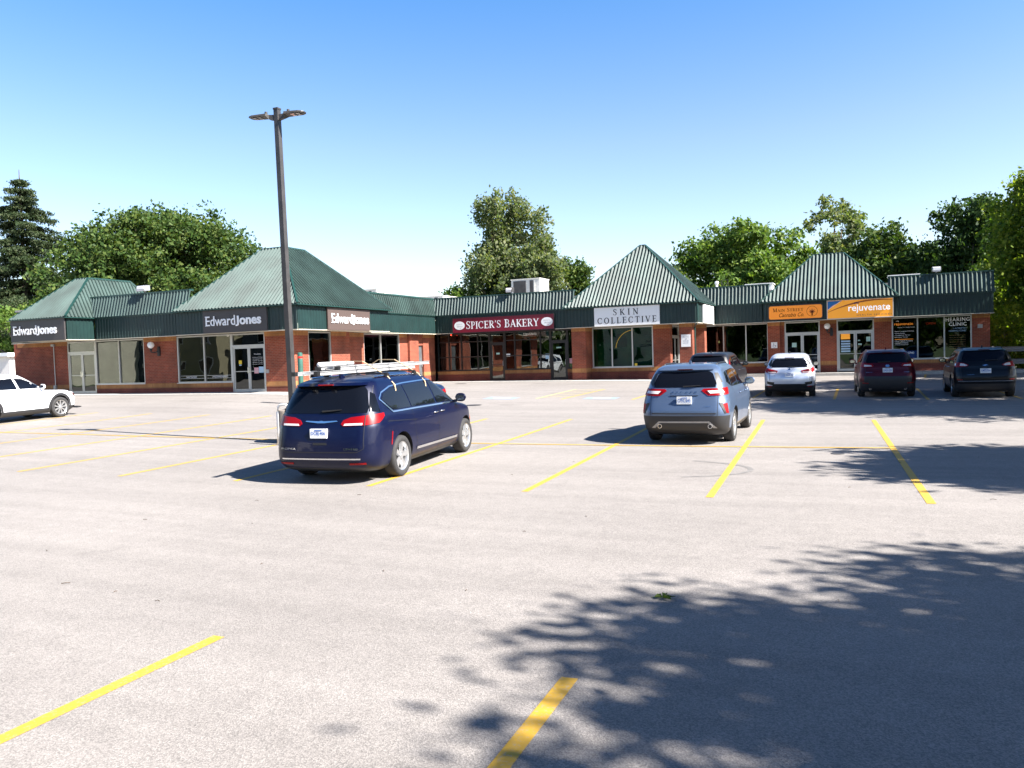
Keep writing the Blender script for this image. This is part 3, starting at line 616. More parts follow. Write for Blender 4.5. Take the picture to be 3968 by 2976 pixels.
# grey signs with raised white letters
def jones(fr, a0, a1, z0, z1, la, lb, pm, label):
    p = fr.P((a0+a1)/2, 0, z0); s = thing('shop_sign', p, label, 'sign', 'white lettered grey signs')
    panel(fr, a0, a1, z0, z1, .035, .10, pm, s)
    mid = la+(lb-la)*.545; zc = (z0+z1)/2; h = (z1-z0)
    T(fr, 'Edward', s, 'letter', la, mid-.015, zc-.19*h, zc+.24*h, .128, ext=.014, bold=.006)
    T(fr, 'J', s, 'letter', mid, mid+(lb-la)*.062, zc-.24*h, zc+.20*h, .128, ext=.014, bold=.022)
    T(fr, 'ones', s, 'letter', mid+(lb-la)*.075, lb, zc-.19*h, zc+.11*h, .128, ext=.014, bold=.032)
    mb = MB()
    for a, z, w in ((la+.01, zc-.175*h, .12), (la+.01, zc+.225*h, .12)): fr.box(mb, a-.05, a+w, .116, .141, z-.012, z+.012)
    mb.build('serif', 'letter', s)
jones(Fr(0, 26.3, 'A'), -39.76, -35.72, 3.46, 4.53, -39.5, -36.25, 'signgrey', 'charcoal sign with white letters on the small far left tower')
jones(Fr(0, 27.6, 'A'), -28.0, -24.22, 3.47, 4.52, -27.80, -24.52, 'signgrey', 'charcoal sign with white letters above the double door of the big corner tower')
jones(Fr(-22.6, 0, 'B'), 29.62, 33.0, 3.47, 4.50, 29.88, 32.85, 'signbrown', 'brown sign with white letters on the sunlit side of the big corner tower')
# bakery
fr = Fr(0, 42.13, 'A'); s = thing('shop_sign', (-19.4, 42.1, 3.45), 'long maroon sign reading SPICER\'S BAKERY between two white ovals', 'sign')
panel(fr, -22.68, -16.13, 3.47, 4.33, .035, .12, 'maroon', s, border='black')
mb = MB(); serif(mb, "SPICER'S BAKERY", -21.78, -17.05, 3.68, .46, lambda x, z, d: fr.P(x, .124+d, z), small=.93); mb.build('lettering', 'letter', s)
for cx in (-22.22, -16.55):
    mb = MB(); mb.face([fr.P(cx+.36*math.cos(2*PI*k/28), .126, 3.90+.25*math.sin(2*PI*k/28)) for k in range(28)])
    ov = mb.build('oval_badge', 'white', s); T(fr, "Spicer's", ov, 'grey', cx-.22, cx+.18, 3.93, 4.02, .129, shear=.3); T(fr, "Bakery", ov, 'grey', cx-.15, cx+.24, 3.79, 3.89, .129, shear=.3); T(fr, "est.", ov, 'red', cx+.02, cx+.12, 3.70, 3.75, .129)
# skin collective
def skin(fr, a0, a1, z0, z1, label):
    s = thing('shop_sign', fr.P((a0+a1)/2, 0, z0), label, 'sign', 'white signs with black capitals'); W_ = a1-a0; panel(fr, a0, a1, z0, z1, .035, .12, 'white', s, border=None)
    mb = MB(); pl = lambda x, z, d: fr.P(x, .124+d, z); H = z1-z0
    serif(mb, 'SKIN', a0+.295*W_, a0+.685*W_, z0+.56*H, .32*H, pl, gap=.42); serif(mb, 'COLLECTIVE', a0+.05*W_, a0+.955*W_, z0+.13*H, .32*H, pl, gap=.28); mb.build('lettering', 'ink', s)
skin(Fr(0, 41.8, 'A'), -13.6, -9.94, 3.47, 4.50, 'large white sign reading SKIN COLLECTIVE on the front of the tallest pointed tower')
skin(Fr(-7.97, 0, 'B'), 43.1, 46.2, 3.47, 4.47, 'white sign on the right hand side face of the pointed tower')
# main street sign
fr = Fr(0, 46.55, 'A'); s = thing('shop_sign', (-3.4, 46.5, 3.6), 'rounded orange sign reading Main Street with a leaf in a ring', 'sign')
def rrect(a0, a1, z0, z1, r, n=5):
    P = []
    for cx, cz, st in ((a1-r, z0+r, -90), (a1-r, z1-r, 0), (a0+r, z1-r, 90), (a0+r, z0+r, 180)):
        P += [(cx+r*math.cos(R(st+90*i/n)), cz+r*math.sin(R(st+90*i/n))) for i in range(n+1)]
    return P
mb = MB(); y = 46.55; mb.prism(rrect(-4.87, -2.01, 3.55, 4.36, .13), y-.10, y-.035, 1); mb.prism(rrect(-4.83, -2.05, 3.59, 4.32, .10), y-.12, y-.101, 0); mb.build('panel', ['orange', 'signbrown'], s)
mb = MB(); pl = lambda x, z, d: fr.P(x, .123+d, z); serif(mb, 'MAIN STREET', -4.62, -3.02, 4.0, .20, pl, small=.78, gap=.08); mb.build('lettering', 'brown', s)
T(fr, 'Cannabis Co.', s, 'brown', -4.3, -2.98, 3.70, 3.92, .123, shear=.35, bold=.005)
mb = MB(); cx, cz = -2.56, 3.96
for r0, r1, mi in ((.27, .285, 0),):
    for k in range(36):
        a, b = 2*PI*k/36, 2*PI*(k+1)/36; mb.face([pl(cx+r*math.cos(t), cz+r*math.sin(t), 0) for r, t in ((r0, a), (r1, a), (r1, b), (r0, b))], 0)
for k, (an, ln_) in enumerate(((90, .24), (50, .22), (130, .22), (15, .18), (165, .18), (-10, .10), (190, .10))):
    d = Vector((math.cos(R(an)), math.sin(R(an)))); n = Vector((-d.y, d.x)); c = Vector((cx, cz-.06))
    mb.face([pl(*(c+d*a+n*b), .001) for a, b in ((0, 0), (ln_*.5, .035), (ln_, 0), (ln_*.5, -.035))], 1)
mb.face([pl(cx+a, cz+b, .003) for a, b in ((-.035, -.24), (.035, -.24), (.025, -.02), (.07, -.02), (0, .05), (-.07, -.02), (-.025, -.02))], 0); mb.build('emblem', ['brown', 'swoosh'], s)
# rejuvenate sign
s = thing('shop_sign', (-.1, 46.5, 3.5), 'wide amber sign reading rejuvenate with a blue upper left corner', 'sign')
panel(fr, -1.77, 1.45, 3.50, 4.46, .035, .12, 'orange2', s, border='offwhite')
mb = MB(); mb.face([pl(*q, 0) for q in ((-1.76, 4.45), (-1.76, 3.98), (-1.5, 4.2), (-1.02, 4.45))], 0)
prev = None
for k in range(15):
    t = k/14; x = -1.76+3.2*t; z = 3.84+.62*math.sin(t*PI*.62)**.9-.05*t; w = .012+.03*math.sin(t*PI)
    if prev: mb.face([pl(*prev[0], .001), pl(x, z-w, .001), pl(x, z+w, .001), pl(*prev[1], .001)], 1)
    prev = ((x, z-w), (x, z+w))
for k in range(7):
    x = -1.76+.75*k/7; mb.face([pl(x, 3.965+.5*(x+1.76)/.74+.0, .002), pl(x+.11, 3.965+.5*(x+.11+1.76)/.74, .002), pl(x+.11, 3.99+.5*(x+.11+1.76)/.74, .002), pl(x, 3.99+.5*(x+1.76)/.74, .002)] , 2) if x < -1.15 else None
for an in (90, 60, 120, 30, 150): 
    d = Vector((math.cos(R(an)), math.sin(R(an)))); n = Vector((-d.y, d.x)); c = Vector((-.33, 4.20)); mb.face([pl(*(c+d*a+n*b), .002) for a, b in ((.05, .006), (.15, .022), (.15, -.022), (.05, -.006))], 3)
mb.build('emblem', ['blue', 'swoosh', 'white', 'navy'], s)
T(fr, 'rejuvenate', s, 'letter_glow', -.72, 1.33, 3.74, 4.20, .124, bold=.012); T(fr, 'HEALTH SERVICES', s, 'navy', -.30, 1.40, 3.59, 3.67, .124, space=1.5)

# window lettering, notices (parts of the plaza's glazing)
def notice(fr, a0, a1, z0, z1, m, t=-.07, th=.004, name='notice'):
    mb = MB(); fr.box(mb, a0, a1, t-th, t, z0, z1); return mb.build(name, m, plaza)
TW = lambda fr, s, m, a0, a1, z0, z1, t=-.072, **k: T(fr, s, plaza, m, a0, a1, z0, z1, t, name='window_lettering', **k)
for a, b, s_ in ((-30.45, -29.75, 'PLANNING FOR RETIREMENT'), (-28.75, -27.75, 'LIVING IN RETIREMENT')):
    TW(FA, s_, 'letter', a, b, 1.40, 1.47)
for a, b in ((-30.8, -29.25), (-29.1, -27.5)): notice(FA, a, b, 1.36, 1.375, 'offwhite'); notice(FA, a, b, 1.49, 1.505, 'offwhite')
n_ = notice(FA, -27.05, -26.87, 2.0, 2.18, 'yellowsign', -.074); notice(FA, -27.03, -26.89, 1.93, 1.98, 'paleblue', -.074)
TW(FA, 'EdwardJones', 'letter', -26.1, -25.7, 2.42, 2.48); 
for k in range(5): TW(FA, 'Monday to Friday', 'letter', -26.2, -25.6, 2.28-.08*k, 2.315-.08*k)
notice(FA, -26.12, -25.86, 1.55, 1.82, 'pink', -.070); notice(FA, -25.84, -25.55, 1.58, 1.86, 'paleblue', -.070)
TW(FC, 'CONGRATS', 'letter', -18.6, -17.75, 3.20, 3.32); TW(FC, 'OPEN', 'letter', -18.45, -17.95, 3.0, 3.12, t=-.10)
mb = MB(); mb.tube([FC.P(-18.2+.36*math.cos(2*PI*k/20), -.12, 3.06+.11*math.sin(2*PI*k/20)) for k in range(21)], .012, 5); mb.build('neon_ring', 'neon', plaza)
notice(FC, -16.5, -16.2, 2.36, 2.44, 'teal', -.074); notice(FC, -20.42, -20.2, 2.1, 2.2, 'teal', -.074); notice(FC, -19.75, -19.5, 1.95, 2.12, 'white', -.07); notice(FC, -17.2, -16.98, 1.75, 2.05, 'paleblue', -.074); notice(FC, -15.7, -15.52, 1.45, 1.75, 'pink', -.074)
TW(FC, 'SKIN', 'ink', -11.1, -10.80, 2.50, 2.62); TW(FC, 'COLLECTIVE', 'ink', -11.45, -10.78, 2.28, 2.42)
mb = MB(); mb.tube([FC.P(-10.78-1.05+1.05*math.cos(R(90-0+k*6)), -.075, 2.15+1.1*math.sin(R(90+k*6))) for k in range(0, 15)], .014, 5); mb.build('window_decal', 'yellowsign', plaza)
mb = MB(); mb.face([(-12.95, 43.31, 2.3)]+[(-12.6+.38*math.cos(R(a)), 43.31, 2.75+.32*math.sin(R(a))) for a in range(180, -1, -20)]+[(-12.22, 43.31, 2.3)]); mb.build('window_decal', 'black', plaza)
notice(FC, -11.8, -11.65, 1.22, 1.36, 'yellowsign', -.074)
nb = thing('notice_board', (-8.65, 42.15, 2.18), 'small white parking notice on the brick pier of the pointed tower', 'sign'); fr2 = Fr(0, 42.2, 'A')
panel(fr2, -8.92, -8.42, 2.20, 2.86, 0.002, .02, 'white', nb)
for k, (s_, z, h) in enumerate((('FIRST HOUR', 2.76, .03), ('PARKING', 2.70, .03), ('24', 2.58, .08), ('HOUR', 2.52, .03), ('MONITORED', 2.46, .03), ('PRIVATE PROPERTY', 2.38, .04))): T(fr2, s_, nb, 'navy', -8.67-(.05 if s_ == '24' else .15), -8.67+(.05 if s_ == '24' else .15), z, z+h, .022)
wb = thing('wheelchair_sign', (-4.68, 47.5, 2.0), 'small white square wheelchair sign on a brick pier beside the right hand shop doors', 'sign'); fr3 = Fr(0, 47.52, 'A')
panel(fr3, -4.86, -4.52, 1.98, 2.32, .002, .02, 'white', wb)
mb = MB(); mb.tube([(-4.68+.08*math.cos(R(a)), 47.49, 2.10+.08*math.sin(R(a))) for a in range(-250, 31, 20)], .008, 4); mb.tube([(-4.72, 47.49, 2.26), (-4.71, 47.49, 2.14), (-4.63, 47.49, 2.13), (-4.60, 47.49, 2.05)], .010, 4); mb.build('symbol', 'navy', wb)
notice(FD, -3.75, -3.5, 2.0, 2.25, 'teal'); 
notice(FD, -1.15, -.68, 2.36, 2.66, 'orange2')
for k in range(5): notice(FD, -1.14, -.67, 2.20-.14*k, 2.29-.14*k, 'paleblue')
notice(FD, .15, .36, 2.2, 2.46, 'teal'); notice(FD, -.27, -.08, 2.02, 2.10, 'teal'); notice(FD, -.28, -.16, 2.24, 2.3, 'teal')
# clinic windows
notice(FD, 1.50, 2.65, 1.19, 1.62, 'navy', -.066); TW(FD, 'rejuvenate', 'orange', 1.55, 2.48, 2.98, 3.16, bold=.01, t=-.06); TW(FD, 'HEALTH SERVICES', 'letter', 1.72, 2.56, 2.88, 2.92, t=-.06)
mb = MB()
for an in (90, 60, 120, 30, 150):
    c = FD.P(1.72, -.06, 3.2); mb.tube([(c[0]+.03*math.cos(R(an)), c[1], c[2]+.03*math.sin(R(an))), (c[0]+.09*math.cos(R(an)), c[1], c[2]+.09*math.sin(R(an)))], .008, 4)
mb.build('window_decal', 'letter', plaza)
for k, s_ in enumerate(('• Speech Language Pathology', '• Physiotherapy', '• Occupational Therapy', '• Behaviour Therapy', '', '• Motor Vehicle Accidents', '• Adults & Children', '• Therapy Resources')):
    if s_: TW(FD, s_, 'letter', 1.55, 1.55+.036*len(s_), 2.66-.105*k, 2.715-.105*k, t=-.06, bold=.01)
notice(FD, 1.58, 2.48, 2.24, 2.265, 'orange', -.066); TW(FD, '0740', 'letter', 2.20, 2.52, 1.45, 1.56, t=-.06, bold=.02)
TW(FD, 'OPEN', 'neon', 3.1, 3.55, 3.0, 3.12, t=-.12)
TW(FD, 'HEARING', 'letter', 4.03, 5.15, 3.12, 3.32, t=-.06, bold=.02, space=1.15); TW(FD, 'CLINIC', 'letter', 4.18, 5.0, 2.88, 3.07, t=-.06, bold=.02, space=1.15)
po = MB(); FD.box(po, 4.12, 5.05, -.13, -.12, 2.50, 2.84, 0); FD.box(po, 4.12, 5.05, -.13, -.12, 1.35, 2.50, 1); po.build('poster', ['blue', 'yellowsign'], plaza)
TW(FD, 'LAMBETH', 'paleblue', 4.38, 4.98, 2.72, 2.79, t=-.06); TW(FD, 'HEARING CLINIC', 'paleblue', 4.18, 5.0, 2.58, 2.66, t=-.06)
for k in range(7): TW(FD, 'Hearing tests and hearing aids', 'wood', 4.2, 4.95, 2.36-.12*k, 2.40-.12*k, t=-.06)

# ------------------------------------------------------------------ wall lamps, pipes, roof things
def globe_lamp(x, y, z, label):
    r = thing('wall_lamp', (x, y, z-.35), label, 'lamp', 'white globe wall lamps'); mb = MB()
    mb.lathe([(.02, -.17), (.11, -.13), (.155, -.05), (.165, 0), (.155, .06), (.11, .13), (.02, .165)], (x-.16, y-.32, z), 18); mb.build('globe', 'white', r, smooth=True)
    mb = MB(); mb.lathe([(.06, -.17), (.07, -.24), (.04, -.28)], (x-.16, y-.32, z), 12); mb.tube([(x-.16, y-.32, z-.26), (x-.16, y-.32, z-.34), (x-.10, y-.2, z-.38), (x+.05, y-.06, z-.32)], .028, 8); mb.prism([(x-.02, z-.55), (x+.12, z-.55), (x+.14, z-.3), (x+.10, z-.08), (x, z-.08), (x-.04, z-.3)], y-.07, y, 0); mb.build('bracket', 'black', r)
globe_lamp(-32.15, 28.6, 3.08, 'white globe lamp on the brick pier left of the big corner tower')
globe_lamp(-1.68, 47.8, 3.12, 'white globe lamp on the brick pier between the two right hand shop doors')
def flood(x, y, z, label, w=.42):
    r = thing('flood_light', (x, y, z), label, 'light', 'flood lights on the roof edge'); mb = MB()
    mb.prism([(y-.32, z+.14), (y-.28, z+.06), (y+.05, z+.10), (y+.05, z+.36), (y-.22, z+.34)], x-w/2, x+w/2, 0, 'x'); mb.tube([(x, y-.02, z-.12), (x, y-.02, z+.12)], .04, 6, 0)
    h = mb.build('housing', 'bronze' if 'dark' in label else 'galv', r); mb = MB(); mb.hexa([(x-w/2+.04, y-.318, z+.10), (x+w/2-.04, y-.318, z+.10), (x+w/2-.04, y-.30, z+.06), (x-w/2+.04, y-.30, z+.06), (x-w/2+.04, y-.29, z+.29), (x+w/2-.04, y-.29, z+.29), (x+w/2-.04, y-.24, z+.32), (x-w/2+.04, y-.24, z+.32)]); mb.build('lens', 'lamp_clear', h)
flood(-32.3, 28.1, 5.66, 'grey flood light on the roof edge left of the big corner tower', .55); flood(-18.95, 42.4, 5.66, 'dark boxy flood light on the roof above the maroon bakery sign'); flood(3.55, 47.05, 5.66, 'grey flood light on the roof edge above the right end clinic windows', .4)
def rooftop_unit(x0, x1, y0, y1, z1, label):
    r = thing('rooftop_air_conditioner', ((x0+x1)/2, (y0+y1)/2, 5.35), label, 'air conditioner', 'rooftop air conditioners'); mb = MB()
    mb.box(x0, x1, y0, y1, 5.36, z1); mb.box(x0-.03, x1+.03, y0-.03, y1+.03, z1, z1+.05); mb.box(x1-.36, x1-.32, y0-.02, y0, 5.4, z1); c = mb.build('casing', 'offwhite', r)
    mb = MB(); w = x1-x0; mb.box(x0+.16, x0+.16+w*.44, y0-.03, y0-.006, 5.5, z1-.08); mb.box(x0+w*.66, x0+w*.78, y0-.03, y0-.006, 5.5, z1-.08)
    for k in range(5): mb.box(x1+.006, x1+.012, y0+.12+k*(y1-y0)/5.4, y0+.14+k*(y1-y0)/5.4, 5.5, z1-.06)
    mb.build('grille', 'bronze', r)
rooftop_unit(-20.5, -18.55, 46.0, 47.6, 6.80, 'large cream air conditioner with dark grille, on the roof above the bakery sign')
rooftop_unit(-27.9, -26.3, 39.4, 41.0, 6.18, 'cream air conditioner half hidden behind the right slope of the big corner tower')
rooftop_unit(-27.4, -25.5, 46.0, 48, 6.10, 'low cream air conditioner at the inner corner of the roofs')
for x0, x1, lb in ((-6.4, -4.9, 'long white roof curb left of the right hand tower'), (1.35, 2.85, 'long white roof curb right of the right hand tower')):
    mb = MB(); mb.box(x0, x1, 49, 50.2, 5.36, 5.80); mb.box(x0-.06, x1+.06, 48.94, 50.26, 5.80, 5.86); tag(mb.build('skylight_curb', 'white'), lb, 'roof curb', 'white roof curbs')
mb = MB(); mb.tube([(-8.12, 49, 5.3), (-8.12, 49, 6.08)], .075, 10); mb.lathe([(.12, 5.98), (.13, 6.04), (.1, 6.14), (.02, 6.16)], (-8.12, 49, 0), 10); tag(mb.build('vent_pipe', 'white'), 'thin white vent pipe on the roof just right of the pointed tower', 'vent pipe')
mb = MB()
for p, q in (((-8.0, 5.3), (-8.0, 6.28)), ((-7.6, 5.3), (-7.6, 6.28)), ((-8.0, 6.28), (-7.6, 6.28)), ((-8.0, 5.4), (-7.6, 6.2)), ((-7.6, 5.4), (-8.0, 6.2)), ((-8.0, 5.8), (-7.6, 5.8))): mb.tube([(p[0], 50, p[1]), (q[0], 50, q[1])], .022, 4)
tag(mb.build('antenna_frame', 'bronze'), 'small dark lattice frame on the roof beside the white vent pipe', 'antenna')
mb = MB(); mb.tube([(-39.85, 28.55, 3.3), (-39.85, 28.55, 1.15)], .022, 6); mb.box(-39.93, -39.77, 28.48, 28.58, .95, 1.15); mb.box(-39.95, -39.75, 28.45, 28.58, 3.25, 3.36); mb.build('conduit', 'galv', plaza)
mb = MB(); mb.tube([(-7.93, 41.72, 4.5), (-7.93, 41.72, 3.6), (-8.05, 41.9, 3.4), (-8.24, 42.5, 3.25), (-8.24, 42.6, .5)], .045, 6); mb.build('downpipe', 'trim', plaza)
mb = MB(); mb.box(-25.31, -25.17, 28.54, 28.6, 1.55, 1.72); mb.build('meter_box', 'grey', plaza)
mb = MB(); mb.box(5.5, 5.72, 47.72, 47.8, 2.72, 2.92); mb.build('meter_box', 'grey', plaza)
mb = MB(); mb.lathe([(.03, -.06), (.06, -.02), (.05, .03)], (-27.3, 28.3, 3.38), 10); mb.build('security_camera', 'offwhite', plaza)
mb = MB(); mb.lathe([(.02, -.03), (.05, 0), (.02, .03)], (-23.3, 42.9, 3.38), 8); mb.build('alarm_light', 'neon', plaza)
# things seen through the bakery glass
s_ = thing('fridge', (-23.9, 44.3, .5), 'white fridge seen through the leftmost bakery window', 'fridge'); mb = MB(); mb.box(-24.2, -23.5, 44.0, 44.6, .5, 2.2); b_ = mb.build('cabinet', 'white', s_); mb = MB(); mb.box(-23.6, -23.56, 43.95, 43.995, 1.2, 1.7); mb.build('handle', 'galv', b_)
mb = MB(); mb.box(-22.5, -21.7, 44.0, 44.6, .5, 1.5); mb.box(-22.45, -21.75, 44.05, 44.5, 1.5, 1.62); tag(mb.build('cardboard_box', 'wood'), 'brown cardboard boxes inside the bakery window', 'box')
for x, lb in ((-16.72, 'left white bakery crate seen behind the right bakery door'), (-16.28, 'right white bakery crate seen behind the right bakery door')):
    mb = MB()
    for k in range(3): mb.box(x-.18, x+.18, 43.9, 44.3, 1.15+k*.26, 1.37+k*.26); mb.box(x-.20, x+.20, 43.88, 44.32, 1.37+k*.26, 1.40+k*.26)
    tag(mb.build('bread_crate', 'white'), lb, 'crate', 'white crates in the bakery')
s_ = thing('pendant_lamp', (-8.05, 49.0, 2.4), 'small lit warm lamp inside the window right of the pointed tower', 'lamp'); mb = MB(); mb.lathe([(.02, -.06), (.05, 0), (.02, .06)], (-8.05, 49, 2.45), 8); mb.build('bulb', 'lampon', s_); mb = MB(); mb.tube([(-8.05, 49, 2.5), (-8.05, 49, 3.4)], .008, 4); mb.build('cord', 'black', s_)

# ------------------------------------------------------------------ street furniture
zb = gz(-12.76, 15.29)
pole = thing('lamp_post', (-12.76, 15.29, zb), 'tall bronze parking lot lamp post with two flat lamp heads on a concrete base', 'lamp post')
mb = MB(); mb.hexa([(-12.83, 15.22, zb+.8), (-12.69, 15.22, zb+.8), (-12.69, 15.36, zb+.8), (-12.83, 15.36, zb+.8), (-12.945, 15.235, 8.16), (-12.825, 15.235, 8.16), (-12.825, 15.355, 8.16), (-12.945, 15.355, 8.16)]); mb.box(-12.955, -12.815, 15.225, 15.365, 8.16, 8.20); mb.box(-12.9, -12.62, 15.15, 15.43, zb+.8, zb+.84); mb.build('pole', 'bronze', pole)
mb = MB(); mb.lathe([(.38, -.3), (.38, .76), (.35, .80)], (-12.76, 15.29, zb), 24); mb.build('concrete_base', 'base_brown', pole, smooth=True, angle=40)
ca, sa = math.cos(R(10)), math.sin(R(10))
for sg in (-1, 1):
    mb = MB()
    def HP(a, b, z): return (-12.885+sg*(a*ca)-b*sa, 15.295+sg*(a*sa)+b*ca, z)
    prof = [(.06, .04, -.12, .02), (.20, .045, -.08, .03), (.24, .15, -.015, .045), (.62, .155, -.005, .035), (.70, .12, .0, .03), (.74, .07, .005, .025)]
    rings = [[HP(a, -w, 8.02+l), HP(a, w, 8.02+l), HP(a, w*.85, 8.02+h), HP(a, -w*.85, 8.02+h)] for a, w, l, h in prof]
    for p, q in zip(rings, rings[1:]):
        for k in range(4): mb.face([p[k], p[(k+1) % 4], q[(k+1) % 4], q[k]])
    mb.face(rings[0]); mb.face(rings[-1]); mb.lathe([(.035, 0), (.035, .055)], HP(.30, 0, 8.085), 10)
    hd = mb.build('lamp_head', 'bronze', pole); mb = MB()
    for a in (.44, .58): 
        mb.face([HP(a-.045, -.09, 7.994), HP(a+.045, -.09, 7.996), HP(a+.045, -.02, 7.996), HP(a-.045, -.02, 7.994)]); mb.face([HP(a-.045, .02, 7.994), HP(a+.045, .02, 7.996), HP(a+.045, .09, 7.996), HP(a-.045, .09, 7.994)])
    mb.build('led_lens', 'lamp_clear', hd)
z0 = gz(-12.95, 14.9); mb = MB(); mb.tube([(-12.76, 14.72, z0), (-12.76, 14.72, z0+.78), (-12.73, 14.72, z0+.90), (-12.66, 14.72, z0+.96), (-12.5, 14.72, z0+.96), (-12.4, 14.72, z0+.90), (-12.37, 14.72, z0+.8), (-12.37, 14.72, z0)], .03, 8)
tag(mb.build('guard_hoop', 'white', smooth=True), 'white bent pipe hoop in front of the lamp post base', 'hoop')
bx, by = -20.05, 24.55; zb = gz(bx, by); r = thing('bollard', (bx, by, zb), 'tall green steel bollard with a red band near its top', 'bollard'); mb = MB(); mb.lathe([(.10, -.1), (.10, 1.93), (.095, 2.0), (.05, 2.03)], (bx, by, zb), 16); mb.build('post', 'bollard', r, smooth=True, angle=40)
mb = MB(); mb.lathe([(.1025, 1.80), (.1025, 1.88)], (bx, by, zb), 16); mb.build('band', 'red', r, smooth=True, angle=40)
for x, y, lb in ((-13.2, 25.8, 'round dark drain cover in the asphalt beyond the parked minivan'), (-.45, 15.4, 'small round valve cover in the asphalt right of the light blue suv'), (-20.2, 38.1, 'dark drain grate in front of the bakery windows')):
    mb = MB(); rr = .33 if x < -5 else .12; mb.lathe([(rr, 0), (rr, .006), (rr*.9, .010)], (x, y, gz(x, y)), 24); tag(mb.build('drain_cover', 'bronze'), lb, 'drain cover')
rg_ = random.Random(4)
for k in range(26):
    x, y = rg_.uniform(-9, 2.5), rg_.uniform(3.6, 17); a = rg_.uniform(0, PI); L_ = rg_.uniform(.012, .04); mb = MB(); z = gz(x, y)+.006
    mb.tube([(x-L_*math.cos(a), y-L_*math.sin(a), z), (x, y, z+.006), (x+L_*math.cos(a+.3), y+L_*math.sin(a+.3), z)], .0035, 4)
    tag(mb.build('dry_stem', 'bark'), 'tiny dry brown stem lying on the open asphalt', 'litter', 'dry stems on the asphalt')
# leaf sprig on the asphalt
mb = MB(); lx, ly = -1.52, 6.25; zz = gz(lx, ly)+.01
for an, L_, h in ((20, .09, .02), (75, .08, .03), (150, .08, .015), (-30, .10, .03), (200, .07, .02)):
    d = Vector((math.cos(R(an)), math.sin(R(an)), 0)); n = Vector((-d.y, d.x, 0)); c = Vector((lx, ly, zz)); mb.face([c, c+d*L_*.5+n*.025+Az*h, c+d*L_+Az*h*.3]); mb.face([c, c+d*L_+Az*h*.3, c+d*L_*.5-n*.025+Az*h*1.4])
mb.tube([(lx-.09, ly-.02, zz), (lx, ly, zz+.006), (lx+.1, ly+.03, zz+.012)], .003, 4)
tag(mb.build('leaf_sprig', LEAF['maple']), 'small green leafy twig lying on the shaded asphalt', 'twig')
# guard rail right of the plaza
r = thing('guard_rail', (9, 50.2, .4), 'dull blue grey steel guard rail past the right end of the plaza', 'guard rail')
for z in (.75, 1.42):
    mb = MB(); mb.prism([(50.0, z), (50.06, z+.06), (50.0, z+.12), (50.06, z+.18), (50.0, z+.26), (50.08, z+.26), (50.14, z+.18), (50.08, z+.12), (50.14, z+.06), (50.08, z)], 6.25, 16, 0, 'x'); mb.build('rail', 'galv', r)
for x in (6.5, 8.8, 11.1, 13.4): mb = MB(); mb.box(x-.06, x+.06, 50.15, 50.3, .1, 1.72); mb.build('post', 'galv', r)

